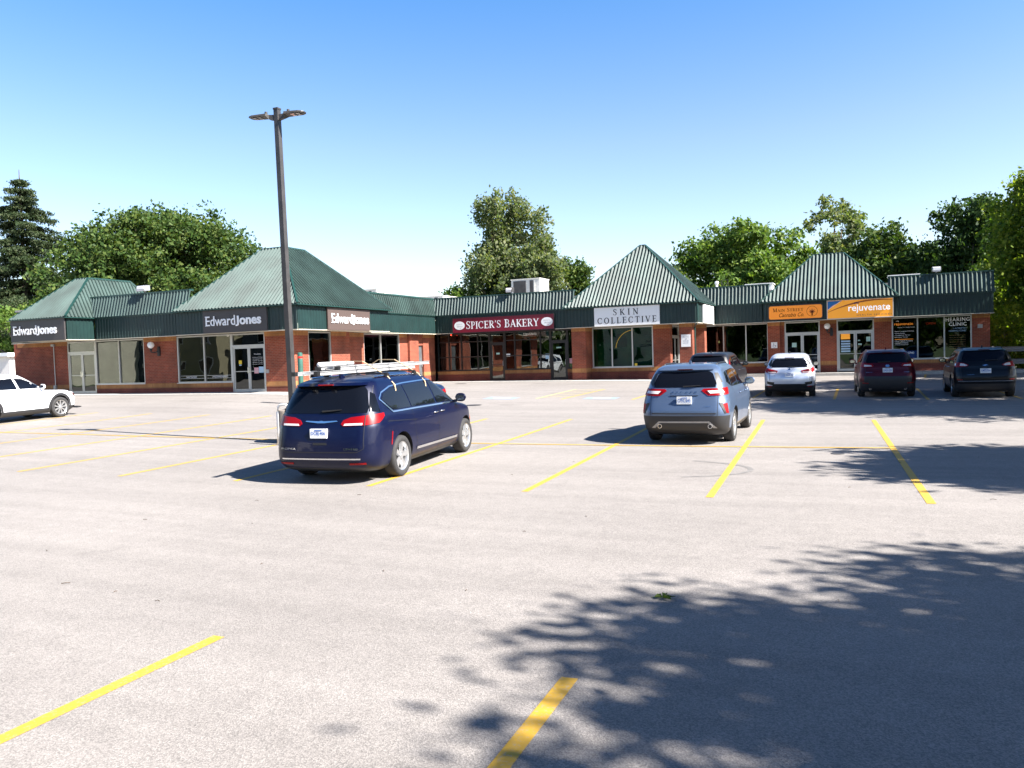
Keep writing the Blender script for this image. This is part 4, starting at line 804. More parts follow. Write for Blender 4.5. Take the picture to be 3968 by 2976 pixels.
# ------------------------------------------------------------------ cars
def lerp(a, b, t): return a+(b-a)*t
class Shell:
    """car body as stacked rings; key = (z, y_rear, y_front, half_width, corner_rear, corner_front)"""
    def __init__(s, keys, bow=.06, tf=.10, tr=.05): s.k = keys; s.bow = bow; s.tf = tf; s.tr = tr; s.L = keys[3][2]
    def par(s, u):
        k = s.k; n = len(k)-1; u = max(0, min(n-1e-6, u)); i = int(u); t = u-i
        p0, p1, p2, p3 = (k[max(0, min(n, j))] for j in (i-1, i, i+1, i+2)); out = []
        for a, b, c, d in zip(p0, p1, p2, p3):
            m1, m2 = (c-a)/2, (d-b)/2
            if (b-a)*(c-b) <= 0: m1 = 0
            if (c-b)*(d-c) <= 0: m2 = 0
            m1 = max(-2.0*abs(c-b), min(2.0*abs(c-b), m1)); m2 = max(-2.0*abs(c-b), min(2.0*abs(c-b), m2))
            h = (2*t**3-3*t*t+1)*b+(t**3-2*t*t+t)*m1+(-2*t**3+3*t*t)*c+(t**3-t*t)*m2; out.append(h)
        return out
    def ring(s, u):
        z, yr, yf, w, cr, cf = s.par(u); cr = min(cr, w*.95, (yf-yr)*.45); cf = min(cf, w*.95, (yf-yr)*.45); P = []
        def add(x, y): P.append((x, y))
        N1, N2, N3 = 9, 9, 26
        for i in range(N1): add((w-cr)*i/N1, yr)
        for i in range(N2): a = -PI/2+PI/2*i/N2; add(w-cr+cr*math.cos(a), yr+cr+cr*math.sin(a))
        for i in range(N3): add(w, lerp(yr+cr, yf-cf, i/N3))
        for i in range(N2): a = PI/2*i/N2; add(w-cf+cf*math.cos(a), yf-cf+cf*math.sin(a))
        for i in range(N1+1): add((w-cf)*(1-i/N1), yf)
        P += [(-x, y) for x, y in reversed(P[1:-1])]
        out = []; hl = s.L
        for x, y in P:
            q = 1-s.tf*max(0, (y-.35*hl)/(.65*hl))**2-s.tr*max(0, (-y-.45*hl)/(.55*hl))**2
            yy = y
            if y < 0: yy = y+s.bow*(abs(x)/max(w, .01))**2*max(0, min(1, (-(y)-.2*hl)/(.5*hl)))
            else: yy = y-s.bow*2.2*(abs(x)/max(w, .01))**2*max(0, min(1, (y-.1*hl)/(.5*hl)))
            out.append(Vector((x*q, yy, z)))
        return out
    def mesh(s, sub=4):
        n = len(s.k)-1; rings = [s.ring(i/sub) for i in range(n*sub+1)]; V = [tuple(p) for r in rings for p in r]; m = len(rings[0]); F = []
        for i in range(len(rings)-1):
            for j in range(m): F.append((i*m+j, i*m+(j+1) % m, (i+1)*m+(j+1) % m, (i+1)*m+j))
        F.append(tuple(reversed(range(m)))); F.append(tuple(range((len(rings)-1)*m, len(rings)*m))); return V, F
    def at(s, sd, z):      # unwrapped point: sd metres from the rear centre round the side
        lo, hi = 0, len(s.k)-1
        for _ in range(30):
            mid = (lo+hi)/2
            if s.par(mid)[0] < z: lo = mid
            else: hi = mid
        r = s.ring(lo); h = r[:len(r)//2+1]; sg = 1 if sd >= 0 else -1; d = abs(sd); acc = 0
        for a, b in zip(h, h[1:]):
            L = (b-a).length
            if acc+L >= d or b is h[-1]:
                t = (d-acc)/L; p = a.lerp(b, t); n = Vector((b.y-a.y, -(b.x-a.x), 0)).normalized(); break
            acc += L
        return Vector((p.x*sg, p.y, p.z)), Vector((n.x*sg, n.y, 0))

class Car:
    def __init__(s, name, label, cat, keys, paint, loc, heading, wb, wr=.345, tw=.225, track=1.6, ax_r=None, cladz=None, rim='spokes', rimmat='rim', group=None, under='clad', spokes=10, **kw):
        x, y = loc; F = Vector((math.sin(heading), math.cos(heading))); Rt = Vector((F.y, -F.x))
        s.sh = Shell(keys, **kw); L = keys[3][2]; s.yr = ax_r if ax_r is not None else -wb/2-.05; s.yf = s.yr+wb; s.wr = wr
        # loc is the contact point of the rear right wheel
        c = Vector(loc)-Rt*(track/2)-F*s.yr; P = lambda a, b: c+Rt*a+F*b
        zr = (gz(*P(track/2, s.yr))+gz(*P(-track/2, s.yr)))/2; zf = (gz(*P(track/2, s.yf))+gz(*P(-track/2, s.yf)))/2
        zl = gz(*P(-track/2, 0)); zri = gz(*P(track/2, 0)); pitch = math.atan2(zf-zr, wb); roll = math.atan2(zl-zri, track)
        z = zr+(zf-zr)*(-s.yr)/wb
        s.root = thing(name, (c.x, c.y, z), label, cat, group, (pitch, roll, -heading)); s.root.rotation_mode = 'XYZ'
        V, Fc = s.sh.mesh(); s.bvh = BVHTree.FromPolygons(V, Fc)
        me = bpy.data.meshes.new('body'); me.from_pydata(V, [], Fc); bm = bmesh.new(); bm.from_mesh(me); bmesh.ops.recalc_face_normals(bm, faces=bm.faces); bm.to_mesh(me); bm.free()
        tmp = bpy.data.objects.new('tmp', me); COL.objects.link(tmp); cm = bpy.data.meshes.new('cut'); bm = bmesh.new()
        for yy in (s.yr, s.yf):
            for sg in (1, -1):
                bmesh.ops.create_cone(bm, cap_ends=True, segments=40, radius1=wr+.055, radius2=wr+.055, depth=.62, matrix=Matrix.Translation((sg*(track/2+.12), yy, wr+.01)) @ Matrix.Rotation(PI/2, 4, 'Y'))
        bm.to_mesh(cm); bm.free(); cut = bpy.data.objects.new('cut', cm); COL.objects.link(cut)
        md = tmp.modifiers.new('b', 'BOOLEAN'); md.object = cut; md.operation = 'DIFFERENCE'; md.solver = 'EXACT'
        me2 = bpy.data.meshes.new_from_object(tmp.evaluated_get(bpy.context.evaluated_depsgraph_get())); bpy.data.objects.remove(tmp); bpy.data.objects.remove(cut)
        me2.materials.clear()
        for m in (paint, under, 'black'): me2.materials.append(M[m])
        for p in me2.polygons:
            q = p.center; mi = 0
            if cladz and q.z < cladz(q): mi = 1
            if q.z < .24: mi = 2
            for yy in (s.yr, s.yf):
                rr = math.hypot(q.y-yy, q.z-wr-.01)
                if rr < wr+.052 and abs(q.x) < track/2+.2: mi = 2
            # arch walls face the axle
                if abs(rr-wr-.055) < .012 and (Vector((0, yy-q.y, wr-q.z)).normalized()).dot(p.normal) > .6: mi = 2
            p.material_index = mi; p.use_smooth = True
        me2.set_sharp_from_angle(angle=R(38)); me2.name = 'body'; s.body = link_mesh('body', me2, s.root); s.track = track
        for yy in (s.yr, s.yf):
            for sg in (1, -1): s.wheel(sg, yy, wr, tw, rimmat, rim, spokes)
    def wheel(s, sg, yy, wr, tw, rimmat, style, n):
        rr = wr*.70; x0 = sg*(s.track/2); mb = MB(); h = tw/2
        mb.lathe([(rr, -h*.86), (rr+.02, -h*.98), (wr-.035, -h), (wr-.008, -h*.82), (wr, -h*.5), (wr, h*.5), (wr-.008, h*.82), (wr-.035, h), (rr+.02, h*.98), (rr, h*.86)], (x0, yy, wr), 40, ax='x', cap=False)
        w = mb.build('wheel', 'tyre', s.root, smooth=True, angle=50, local=True); mb = MB(); xo = x0+sg*h*.86
        def X(d): return xo-sg*d
        ring = [(rr, .0), (rr-.018, .012), (rr-.03, .05), (rr-.035, .10)]
        pts = []
        for r0, d in ring: pts.append([(X(d), yy+r0*math.cos(2*PI*k/40), wr+r0*math.sin(2*PI*k/40)) for k in range(40)])
        for a, b in zip(pts, pts[1:]):
            for k in range(40): mb.face([a[k], a[(k+1) % 40], b[(k+1) % 40], b[k]], 0)
        mb.face([(X(.10), yy+(rr-.03)*math.cos(2*PI*k/40), wr+(rr-.03)*math.sin(2*PI*k/40)) for k in range(40)], 1)
        for k in range(n):
            a = 2*PI*k/n+.1; d = Vector((math.cos(a), math.sin(a))); nn = Vector((-d.y, d.x)); w0, w1 = (.022, .030) if n > 6 else (.035, .052)
            def Q(r0, o, dep): return (X(dep), yy+d.x*r0+nn.x*o, wr+d.y*r0+nn.y*o)
            mb.hexa([Q(.03, -w0, .05), Q(.03, w0, .05), Q(rr-.02, w1, .06), Q(rr-.02, -w1, .06), Q(.03, -w0*.8, .022), Q(.03, w0*.8, .022), Q(rr-.012, w1*.7, .014), Q(rr-.012, -w1*.7, .014)], 0)
        mb.lathe([(.055, X(.05)), (.055, X(.015)), (.04, X(.010))], (0, yy, wr), 14, 0, 'x')
        mb.build('rim', [rimmat, 'black'], w, local=True)
    # --- surface patches
    def _mesh(s, P2, mapf, name, m, parent, off, close=True):
        n = len(P2); xs_ = [p[0] for p in P2]; ys_ = [p[1] for p in P2]; w = max(max(xs_)-min(xs_), max(ys_)-min(ys_)); st = max(.02, min(.07, w/9)); B = []
        for a, b in zip(P2, P2[1:]+P2[:1]):
            L = math.dist(a, b); k = max(1, int(L/st)); B += [(lerp(a[0], b[0], i/k), lerp(a[1], b[1], i/k)) for i in range(k)]
        nb = len(B); pts = list(B)
        def inside(x, y):
            c = False
            for (x1, y1), (x2, y2) in zip(B, B[1:]+B[:1]):
                if (y1 > y) != (y2 > y) and x < (x2-x1)*(y-y1)/(y2-y1)+x1: c = not c
            return c
        yy = min(ys_)+st
        while yy < max(ys_)-st*.4:
            xx = min(xs_)+st
            while xx < max(xs_)-st*.4:
                if inside(xx, yy) and min(math.dist((xx, yy), b) for b in B) > st*.45: pts.append((xx, yy))
                xx += st
            yy += st
        r = delaunay_2d_cdt([Vector(p) for p in pts], [], [list(range(nb))], 1, 1e-5)
        V = []; E = []
        for p in r[0]: q, nrm = mapf(p.x, p.y); V.append(q+nrm*off); E.append(nrm)
        F = [tuple(f) for f in r[2]]; edges = {}
        for f in F:
            for a, b in zip(f, f[1:]+f[:1]): edges[(a, b)] = 1
        nv = len(V); bd = [(a, b) for a, b in edges if (b, a) not in edges]; idx = {}
        for a, b in bd:
            for k in (a, b):
                if k not in idx: idx[k] = len(V); V.append(V[k]-E[k]*(off+.012))
        F += [(b, a, idx[a], idx[b]) for a, b in bd]
        me = bpy.data.meshes.new(name); me.from_pydata([tuple(v) for v in V], [], F); me.materials.append(M[m]); bm = bmesh.new(); bm.from_mesh(me); bmesh.ops.recalc_face_normals(bm, faces=bm.faces); bm.to_mesh(me); bm.free()
        # make sure the patch faces outward
        t = sum((p.normal.dot(E[p.vertices[0]]) if p.vertices[0] < nv else 0) for p in me.polygons)
        if t < 0: me.flip_normals()
        me.polygons.foreach_set('use_smooth', [True]*len(me.polygons)); me.set_sharp_from_angle(angle=R(40)); return link_mesh(name, me, parent or s.root)
    def rear(s, poly, name, m, off=.004, parent=None): return s._mesh(poly, s.sh.at, name, m, parent, off)
    def cast(s, o, d):
        h = s.bvh.ray_cast(Vector(o), Vector(d))
        if h[0] is None: h = s.bvh.find_nearest(Vector(o)+Vector(d)*3.2)
        n = h[1]
        if n.dot(Vector(d)) > 0: n = -n
        return h[0], n
    def side(s, poly, name, m, sg=1, off=.004, parent=None): return s._mesh(poly, lambda y, z: s.cast((sg*4, y, z), (-sg, 0, 0)), name, m, parent, off)
    def front(s, poly, name, m, off=.004, parent=None, o=4): return s._mesh(poly, lambda x, z: s.cast((x, o, z), (0, -1, 0)), name, m, parent, off)
    def line(s, pts, w, name, m, mode='side', sg=1, off=.005, parent=None, closed=False):
        mapf = {'side': lambda a, b: s.cast((sg*4, a, b), (-sg, 0, 0)), 'rear': s.sh.at, 'front': lambda a, b: s.cast((a, 4, b), (0, -1, 0)), 'top': lambda a, b: s.cast((a, b, 4), (0, 0, -1))}[mode]
        if closed: pts = pts+[pts[0]]
        Q = []
        for a, b in zip(pts, pts[1:]):
            k = max(1, int(math.dist(a, b)/.05)); Q += [(lerp(a[0], b[0], i/k), lerp(a[1], b[1], i/k)) for i in range(k)]
        Q.append(pts[-1]); V = []
        for i, p in enumerate(Q):
            a, b = Q[max(0, i-1)], Q[min(len(Q)-1, i+1)]; d = Vector((b[0]-a[0], b[1]-a[1])).normalized(); n = (-d.y*w/2, d.x*w/2)
            for k in (-1, 1):
                q, nr = mapf(p[0]+n[0]*k, p[1]+n[1]*k); V.append(q+nr*off)
        F = [(2*i, 2*i+1, 2*i+3, 2*i+2) for i in range(len(Q)-1)]; me = bpy.data.meshes.new(name); me.from_pydata([tuple(v) for v in V], [], F); me.materials.append(M[m]); 
        me.polygons.foreach_set('use_smooth', [True]*len(F)); return link_mesh(name, me, parent or s.root)
    def text(s, t, a0, a1, z0, z1, m, name='badge', off=.012, bold=.0, parent=None, shear=0, flat=None, space=1):
        me = text_mesh(t, 1, 0.0, bold, shear, space); n = len(me.vertices); co = np.empty(n*3); me.vertices.foreach_get('co', co); co = co.reshape(-1, 3); lo, hi = co.min(0), co.max(0); out = []
        for x, y, z in co:
            a = a0+(a1-a0)*(x-lo[0])/(hi[0]-lo[0]); b = z0+(z1-z0)*(y-lo[1])/(hi[1]-lo[1])
            if flat is not None: out.append((a, flat(b) , b))
            else: q, nr = s.sh.at(a, b); out.append(tuple(q+nr*off))
        me.vertices.foreach_set('co', np.array(out).ravel()); me.materials.clear(); me.materials.append(M[m]); me.update(); return link_mesh(name, me, parent or s.root)
    def plate(s, x, z, txt, w=.305, h=.152):
        q, _ = s.sh.at(x, z-h/2); q2, _ = s.sh.at(x, z+h/2); y0, y1 = q.y-.018, q2.y-.018
        if y0 > y1: y0 = y1
        mb = MB(); mb.hexa([(x-w/2, y0, z-h/2), (x+w/2, y0, z-h/2), (x+w/2, y0+.03, z-h/2), (x-w/2, y0+.03, z-h/2), (x-w/2, y0, z+h/2), (x+w/2, y0, z+h/2), (x+w/2, y0+.05, z+h/2), (x-w/2, y0+.05, z+h/2)])
        p = mb.build('licence_plate', 'plate', s.root, local=True); s.text(txt, x-w*.43, x+w*.43, z-h*.26, z+h*.22, 'plateink', 'plate_lettering', flat=lambda b: y0-.003, bold=.012, parent=p)
        mb = MB(); mb.box(x-w*.22, x+w*.22, y0-.004, y0-.002, z+h*.30, z+h*.40); mb.build('plate_crest', 'plateink', p, local=True)
    def mirror(s, y, z, m, sg, glass=True, reach=.16):
        q, n = s.cast((sg*4, y, z-.04), (-sg, 0, 0)); x = q.x; c = Vector((x+sg*reach, y-.02, z+.03)); mb = MB(); rings = []
        for i in range(9):
            t = -1+2*i/8; r = math.sqrt(max(0.04, 1-abs(t)**3.0)); rings.append([(c.x+sg*.115*t, c.y+.075*r*math.cos(2*PI*k/16)*(1 if math.cos(2*PI*k/16) > 0 else .35), c.z+.085*r*math.sin(2*PI*k/16)) for k in range(16)])
        for a, b in zip(rings, rings[1:]):
            for k in range(16): mb.face([a[k], a[(k+1) % 16], b[(k+1) % 16], b[k]])
        mb.face(rings[0]); mb.face(rings[-1]); mb.tube([(x-sg*.02, y, z-.05), (x+sg*.08, y-.01, z-.035)], .03, 8); mo = mb.build('wing_mirror', m, s.root, smooth=True, local=True)
        mb = MB(); mb.face([(c.x+sg*.082*math.copysign(abs(math.cos(t))**.6, math.cos(t)), c.y-.030, c.z+.055*math.copysign(abs(math.sin(t))**.6, math.sin(t))) for t in [2*PI*k/20 for k in range(20)]]); mb.build('mirror_glass', 'chrome', mo, local=True)
    def handle(s, y, z, m, sg, L=.17):
        q, n = s.cast((sg*4, y, z), (-sg, 0, 0)); q2, _ = s.cast((sg*4, y-L, z), (-sg, 0, 0)); mb = MB(); mb.tube([q-n*.01, q.lerp(q2, .12)+n*.03, q.lerp(q2, .88)+n*.03, q2-n*.01], .014, 6); mb.build('door_handle', m, s.root, smooth=True, local=True)
    def bits(s, wiper=None, fin=None, exhaust=None, rails=None, paint='black'):
        if wiper:
            (a, b), (c, d) = wiper; p, n1 = s.sh.at(a, b); q, n2 = s.sh.at(c, d); mb = MB(); mb.tube([p+n1*.02, (p+q)/2+n1*.035, q+n2*.02], [.016, .012, .007], 6); mb.build('rear_wiper', 'black', s.root, local=True)
        if fin:
            q, n = s.cast((fin[0], fin[1], 4), (0, 0, -1)); mb = MB(); mb.prism([(q.y-.07, q.z-.01), (q.y+.10, q.z-.01), (q.y-.02, q.z+.07), (q.y-.06, q.z+.075)], -.02, .02, 0, 'x'); mb.build('antenna_fin', paint, s.root, local=True)
        if exhaust:
            for x, z, y in exhaust: mb = MB(); mb.lathe([(.045, 0), (.045, .15)], (x, y, z), 14, 0, 'y'); e = mb.build('exhaust_pipe', 'chrome', s.root, smooth=True, angle=40, local=True); mb = MB(); mb.lathe([(.036, -.002), (.036, .001)], (x, y, z), 14, 0, 'y'); mb.build('exhaust_bore', 'black', e, local=True)
        if rails:
            x, y0, y1, m = rails
            for sg in (1, -1):
                pts = []
                for k in range(9):
                    y = lerp(y0, y1, k/8); q, n = s.cast((sg*x, y, 4), (0, 0, -1)); pts.append((q.x, q.y, q.z+(.022 if 0 < k < 8 else .0)))
                mb = MB(); mb.tube(pts, .017, 6); mb.build('roof_rail', m, s.root, smooth=True, local=True)

def suv_keys(L, Wd, H, zb=1.10, hood=.98, rake=0.0, cowl=.95, wtop=.20, rr=.64, gr=.2):
    l = L/2; w = Wd/2
    return [(.20, -l+.30, l-.25, w-.14, .2, .35), (.30, -l+.10, l-.08, w-.05, .25, .45), (.48, -l+.015, l, w-.02, .26, .5), (.66, -l, l-.01, w, .28, .55), (.84, -l+.05, l-.06, w-.005, .28, .55),
            (hood-.04, -l+.09, l-.22, w-.02, .28, .5), (hood+.03, -l+.115, l-.45, w-.035, .27, .5), (hood+.08, -l+.13, cowl+.18, w-.05, .26, .45), (zb+.03, -l+.17, cowl, w-.085, .25, .4),
            (lerp(zb, H, .42), -l+.27, lerp(cowl, wtop, .52)+.05, lerp(w-.08, rr, .42)+.01, .22, .35), (lerp(zb, H, .78), -l+.42+rake, lerp(cowl, wtop, .9)+.03, lerp(w-.08, rr, .85), .2, .3),
            (H-.065, -l+.50+rake, wtop, rr-.03, .2, .3), (H-.02, -l+.66+rake, wtop-.25, rr-.12, .2, .3), (H-.002, -l+1.0, wtop-.6, rr-.34, .2, .2), (H, -l+1.2, wtop-.9, .06, .03, .03)]

def suv(name, label, paint, loc, heading, L, Wd, H, wb, txt, feat):
    k = suv_keys(L, Wd, H, **feat.get('keys', {}))
    c = Car(name, label, 'car', k, paint, loc, heading, wb, wr=feat.get('wr', .35), track=feat.get('track', Wd-.28), ax_r=-L/2+feat.get('ro', .93), cladz=feat.get('clad'), rimmat=feat.get('rim', 'rim'), spokes=feat.get('spokes', 5), group=None)
    gb, gt = feat.get('glass', (1.18, 1.54)); gw0, gw1 = feat.get('gw', (.66, .58))
    c.rear([(-gw0, gb), (gw0, gb), (gw0+.015, gb+.08), (gw1+.02, gt-.05), (gw1-.05, gt), (-gw1+.05, gt), (-gw1-.02, gt-.05), (-gw0-.015, gb+.08)], 'rear_window', 'carglass', .006)
    for sg in (1, -1):
        fx = lambda P: [(sg*a, b) for a, b in P]
        c.rear(fx([(gw0+.03, gb+.02), (gw0+.17, gb+.10), (gw1+.13, gt-.03), (gw1+.045, gt-.03)]), 'pillar_trim', 'black', .004)
        tl = c.rear(fx(feat['tail']), 'tail_light', feat.get('tailmat', 'lamp_red'), .014)
        for P, m in feat.get('lens', []): c.rear(fx(P), 'lens', m, .018, parent=tl)
        for P, m, nm in feat.get('rearbits', []): c.rear(fx(P), nm, m, .010)
        zb = feat.get('keys', {}).get('zb', 1.10); y0, y1 = c.yr, c.yf; zt = H-.17
        # side glass: quarter, rear door, front door
        q = -L/2
        c.side([(q+.62, zb+.16), (q+.98, zb+.06), (q+1.0, zt), (q+.78, zt-.03)], 'side_window', 'carglass', sg, .006)
        c.side([(q+1.06, zb+.05), (q+2.0, zb+.035), (q+1.92, zt+.02), (q+1.08, zt)], 'side_window', 'carglass', sg, .006)
        c.side([(q+2.08, zb+.035), (q+2.98, zb+.02), (q+2.86, zb+.13), (q+2.42, zt-.03), (q+2.0, zt+.02)], 'side_window', 'carglass', sg, .006)
        if feat.get('chrome_side'): c.line([(q+.60, zb+.15), (q+.98, zb+.035), (q+3.0, zb+.0)], .022, 'window_trim', 'chrome', 'side', sg, .008)
        for P in ([(q+2.04, .32), (q+2.04, zb+.02)], [(q+3.02, .34), (q+3.06, zb-.10)], [(q+1.08, zb+.02), (q+1.18, .72), (q+1.42, .45), (q+1.44, .33)]): c.line(P, .010, 'door_gap', 'black', 'side', sg, .0035)
        c.handle(q+1.95, zb-.13, paint if not feat.get('chrome_side') else 'chrome', sg); c.handle(q+2.86, zb-.14, paint if not feat.get('chrome_side') else 'chrome', sg)
        c.mirror(q+2.92, zb+.05, feat.get('mir', paint), sg)
        c.front(fx([(.42, .72), (.80, .76), (.84, .86), (.45, .80)]), 'headlight', 'lamp_clear', .006)
        c.line(fx(feat.get('gap', [(gw0+.02, gb-.02), (.70, 1.0), (.69, .62)])), .010, 'tailgate_gap', 'black', 'rear', 1, .0035)
        # arch trim
        if feat.get('arch'):
            for yy in (y0, y1): 
                rr = c.wr+.095; c.line([(yy+rr*math.cos(R(a)), c.wr+.01+rr*math.sin(R(a))) for a in range(-18, 199, 12)], .075, 'arch_trim', 'clad', 'side', sg, .010)
    c.front([(-.68, feat.get('keys', {}).get('zb', 1.10)+.04), (.68, feat.get('keys', {}).get('zb', 1.10)+.04), (.54, H-.14), (-.54, H-.14)], 'windscreen', 'carglass', .006)
    c.front([(-.45, .45), (.45, .45), (.5, .72), (-.5, .72)], 'grille', 'black', .006)
    c.plate(*feat['plate'], txt)
    for P, m, nm in feat.get('center', []): c.rear(P, nm, m, .010)
    for t in feat.get('texts', []): c.text(*t)
    # spoiler lip over the rear glass
    q0, _ = c.sh.at(0, gt+.05); mb = MB(); prof = []
    for i in range(13):
        x = lerp(-gw1-.03, gw1+.03, i/12); p, n = c.sh.at(x, gt+.035); p2, _ = c.sh.at(x, min(gt+.075, H-.05)); dx = .075*(1-.35*(x/(gw1))**2); prof.append([(p.x, p.y+.01, p.z-.01), (p.x, p.y-dx, p.z+.0), (p2.x, p2.y-dx+.02, p2.z-.01), (p2.x, p2.y+.05, p2.z+.004)])
    for a, b in zip(prof, prof[1:]):
        for k_ in range(4): mb.face([a[k_], a[(k_+1) % 4], b[(k_+1) % 4], b[k_]])
    mb.face(prof[0]); mb.face(prof[-1]); sp = mb.build('spoiler', paint, c.root, smooth=True, angle=30, local=True)
    mb = MB(); mb.box(-.16, .16, prof[6][1][1]-.004, prof[6][1][1]+.01, prof[6][1][2]+.004, prof[6][1][2]+.022); mb.build('brake_light', 'lamp_dark', sp, local=True)
    c.bits(wiper=feat.get('wiper', ((-.02, gb+.02), (.30, gb+.06))), fin=(0, -L/2+.98), exhaust=feat.get('exh'), rails=feat.get('rails'), paint=feat.get('mir', paint))
    return c

# light blue SUV
suv('parked_suv', 'light blue suv in the near row with a grey lower bumper and two round exhausts', 'p_escape', (-2.637, 17.215), -.013, 4.60, 1.88, 1.675, 2.71, 'CPNL·845', dict(
    ro=.98, clad=lambda q: .62 if q.y < -1.9 else .36, glass=(1.20, 1.52), gw=(.64, .55), keys=dict(zb=1.12, rr=.66), spokes=10,
    tail=[(.36, 1.13), (.40, 1.17), (.70, 1.175), (.99, 1.185), (1.02, 1.15), (.98, 1.05), (.80, 1.03), (.50, 1.03)], lens=[([(.48, 1.13), (.80, 1.135), (.84, 1.085), (.54, 1.07)], 'lamp_clear'), ([(.43, 1.115), (.47, 1.13), (.53, 1.065), (.52, 1.05)], 'lamp_dark')],
    rearbits=[([(.80, .86), (.92, .87), (.98, .66), (.90, .67)], 'lamp_red', 'reflector'), ([(.72, .88), (.80, .88), (.90, .66), (.86, .66)], 'clad', 'reflector_trim')],
    center=[([(-.66, .655), (.66, .655), (.66, .675), (-.66, .675)], 'clad', 'bumper_edge'), ([(-.52, .50), (.52, .50), (.68, .36), (.60, .36), (.50, .47), (-.50, .47), (-.60, .36), (-.68, .36)], 'grey', 'skid_plate'),
            ([(-.30, 1.035), (.30, 1.035), (.28, 1.022), (-.28, 1.022)], 'black', 'plate_recess')],
    plate=(0.02, .935), texts=[('E S C A P E', -.25, .27, 1.085, 1.115, 'chrome', 'badge', .014, .01), ('HYBRID', .42, .56, .80, .815, 'chrome', 'badge', .014)],
    exh=[(-.50, .40, -2.27), (.54, .40, -2.27)], rails=(.56, -1.4, .1, 'black'), wiper=((-.02, 1.215), (.34, 1.235))))
# navy minivan
vk = [(.20, -2.33, 2.38, .84, .25, .4), (.28, -2.50, 2.50, .93, .28, .5), (.45, -2.575, 2.58, .985, .3, .6), (.68, -2.56, 2.56, 1.0, .32, .65), (.90, -2.51, 2.42, 1.0, .32, .6), (1.0, -2.48, 2.15, .985, .32, .55), (1.08, -2.455, 1.62, .965, .31, .5),
      (1.16, -2.43, 1.42, .935, .3, .5), (1.34, -2.35, 1.05, .875, .28, .45), (1.52, -2.26, .68, .80, .26, .4), (1.62, -2.19, .42, .745, .25, .35), (1.68, -2.08, .22, .68, .2, .3), (1.72, -1.85, -.05, .56, .2, .3), (1.735, -1.3, -.5, .30, .15, .15), (1.737, -1.1, -.7, .05, .02, .02)]
v = Car('parked_minivan', 'navy blue minivan with an aluminium ladder strapped to its roof', 'car', vk, 'p_van', (-7.376, 11.496), -.1174, 3.09, wr=.355, tw=.235, track=1.74, ax_r=-1.50, cladz=lambda q: .27, rimmat='rim', spokes=5)
v.rear([(-.78, 1.17), (.78, 1.17), (.80, 1.25), (.72, 1.52), (.64, 1.60), (-.64, 1.60), (-.72, 1.52), (-.80, 1.25)], 'rear_window', 'carglass', .006)
for sg in (1, -1):
    fx = lambda P: [(sg*a, b) for a, b in P]
    v.rear(fx([(.81, 1.19), (1.03, 1.17), (.86, 1.46), (.76, 1.50)]), 'quarter_glass', 'carglass', .006)
    tl = v.rear(fx([(.36, 1.0), (.40, 1.06), (.52, 1.105), (.80, 1.135), (1.12, 1.15), (1.14, 1.10), (1.02, 1.0), (.80, .975), (.40, .965)]), 'tail_light', 'lamp_red', .012)
    v.rear(fx([(.41, .975), (.43, 1.005), (.73, 1.012), (.73, .98)]), 'lens', 'lamp_clear', .016, parent=tl); v.line(fx([(.765, 1.14), (.765, .965)]), .014, 'lamp_gap', 'black', 'rear', 1, .018)
    v.rear(fx([(.52, .335), (.80, .34), (.80, .37), (.52, .365)]), 'reflector', 'lamp_red', .012)
    v.line(fx([(.80, 1.60), (.84, 1.20), (.765, 1.0), (.77, .60), (.66, .545), (0, .545)]), .010, 'tailgate_gap', 'black', 'rear', 1, .003)
    v.side([(-1.98, 1.36), (-1.70, 1.17), (-1.02, 1.165), (-1.10, 1.545), (-1.55, 1.525), (-1.86, 1.45)], 'side_window', 'carglass', sg, .006)
    v.side([(-.98, 1.165), (.08, 1.155), (-.02, 1.575), (-1.06, 1.55)], 'side_window', 'carglass', sg, .006)
    v.side([(.16, 1.155), (1.12, 1.13), (1.05, 1.20), (.62, 1.46), (.40, 1.55), (.06, 1.575)], 'side_window', 'carglass', sg, .006)
    v.line([(-2.05, 1.37), (-1.73, 1.135), (-1.0, 1.13), (1.18, 1.105)], .026, 'window_trim', 'chrome', 'side', sg, .009)
    v.line([(-2.05, 1.37), (-1.92, 1.47), (-1.55, 1.555), (-1.0, 1.585), (.1, 1.60), (.5, 1.55)], .022, 'window_trim', 'chrome', 'side', sg, .009)
    for P in ([(.10, .30), (.12, 1.10)], [(-1.02, 1.11), (-.98, .8), (-.86, .33)], [(1.14, .32), (1.16, 1.0)], [(-.9, .93), (-2.0, 1.0)]): v.line(P, .010, 'door_gap', 'black', 'side', sg, .003)
    v.line([(-.92, .42), (1.05, .41)], .045, 'door_trim', 'chrome', 'side', sg, .012)
    v.handle(.04, .98, 'chrome', sg); v.handle(.36, .985, 'chrome', sg); v.mirror(1.02, 1.16, 'p_van', sg, reach=.17)
    v.side([(-1.93, .60), (-1.89, .82), (-1.865, .82), (-1.90, .60)], 'side_marker', 'lamp_red', sg, .006); v.side([(2.02, .66), (2.06, .78), (2.10, .78), (2.08, .62)], 'side_marker', 'amber', sg, .006)
    v.front(fx([(.45, .78), (.86, .82), (.92, .94), (.5, .86)]), 'headlight', 'lamp_clear', .006)
v.front([(-.78, 1.17), (.78, 1.17), (.60, 1.60), (-.60, 1.60)], 'windscreen', 'carglass', .006)
v.line([(-.72, .435), (.72, .435)], .022, 'bumper_trim', 'chrome', 'rear', 1, .014)
v.plate(-.02, .85, 'DCBJ·406'); v.text('PACIFICA', -.74, -.45, .585, .615, 'chrome', 'badge'); v.text('LIMITED', .44, .69, .585, .612, 'chrome', 'badge')
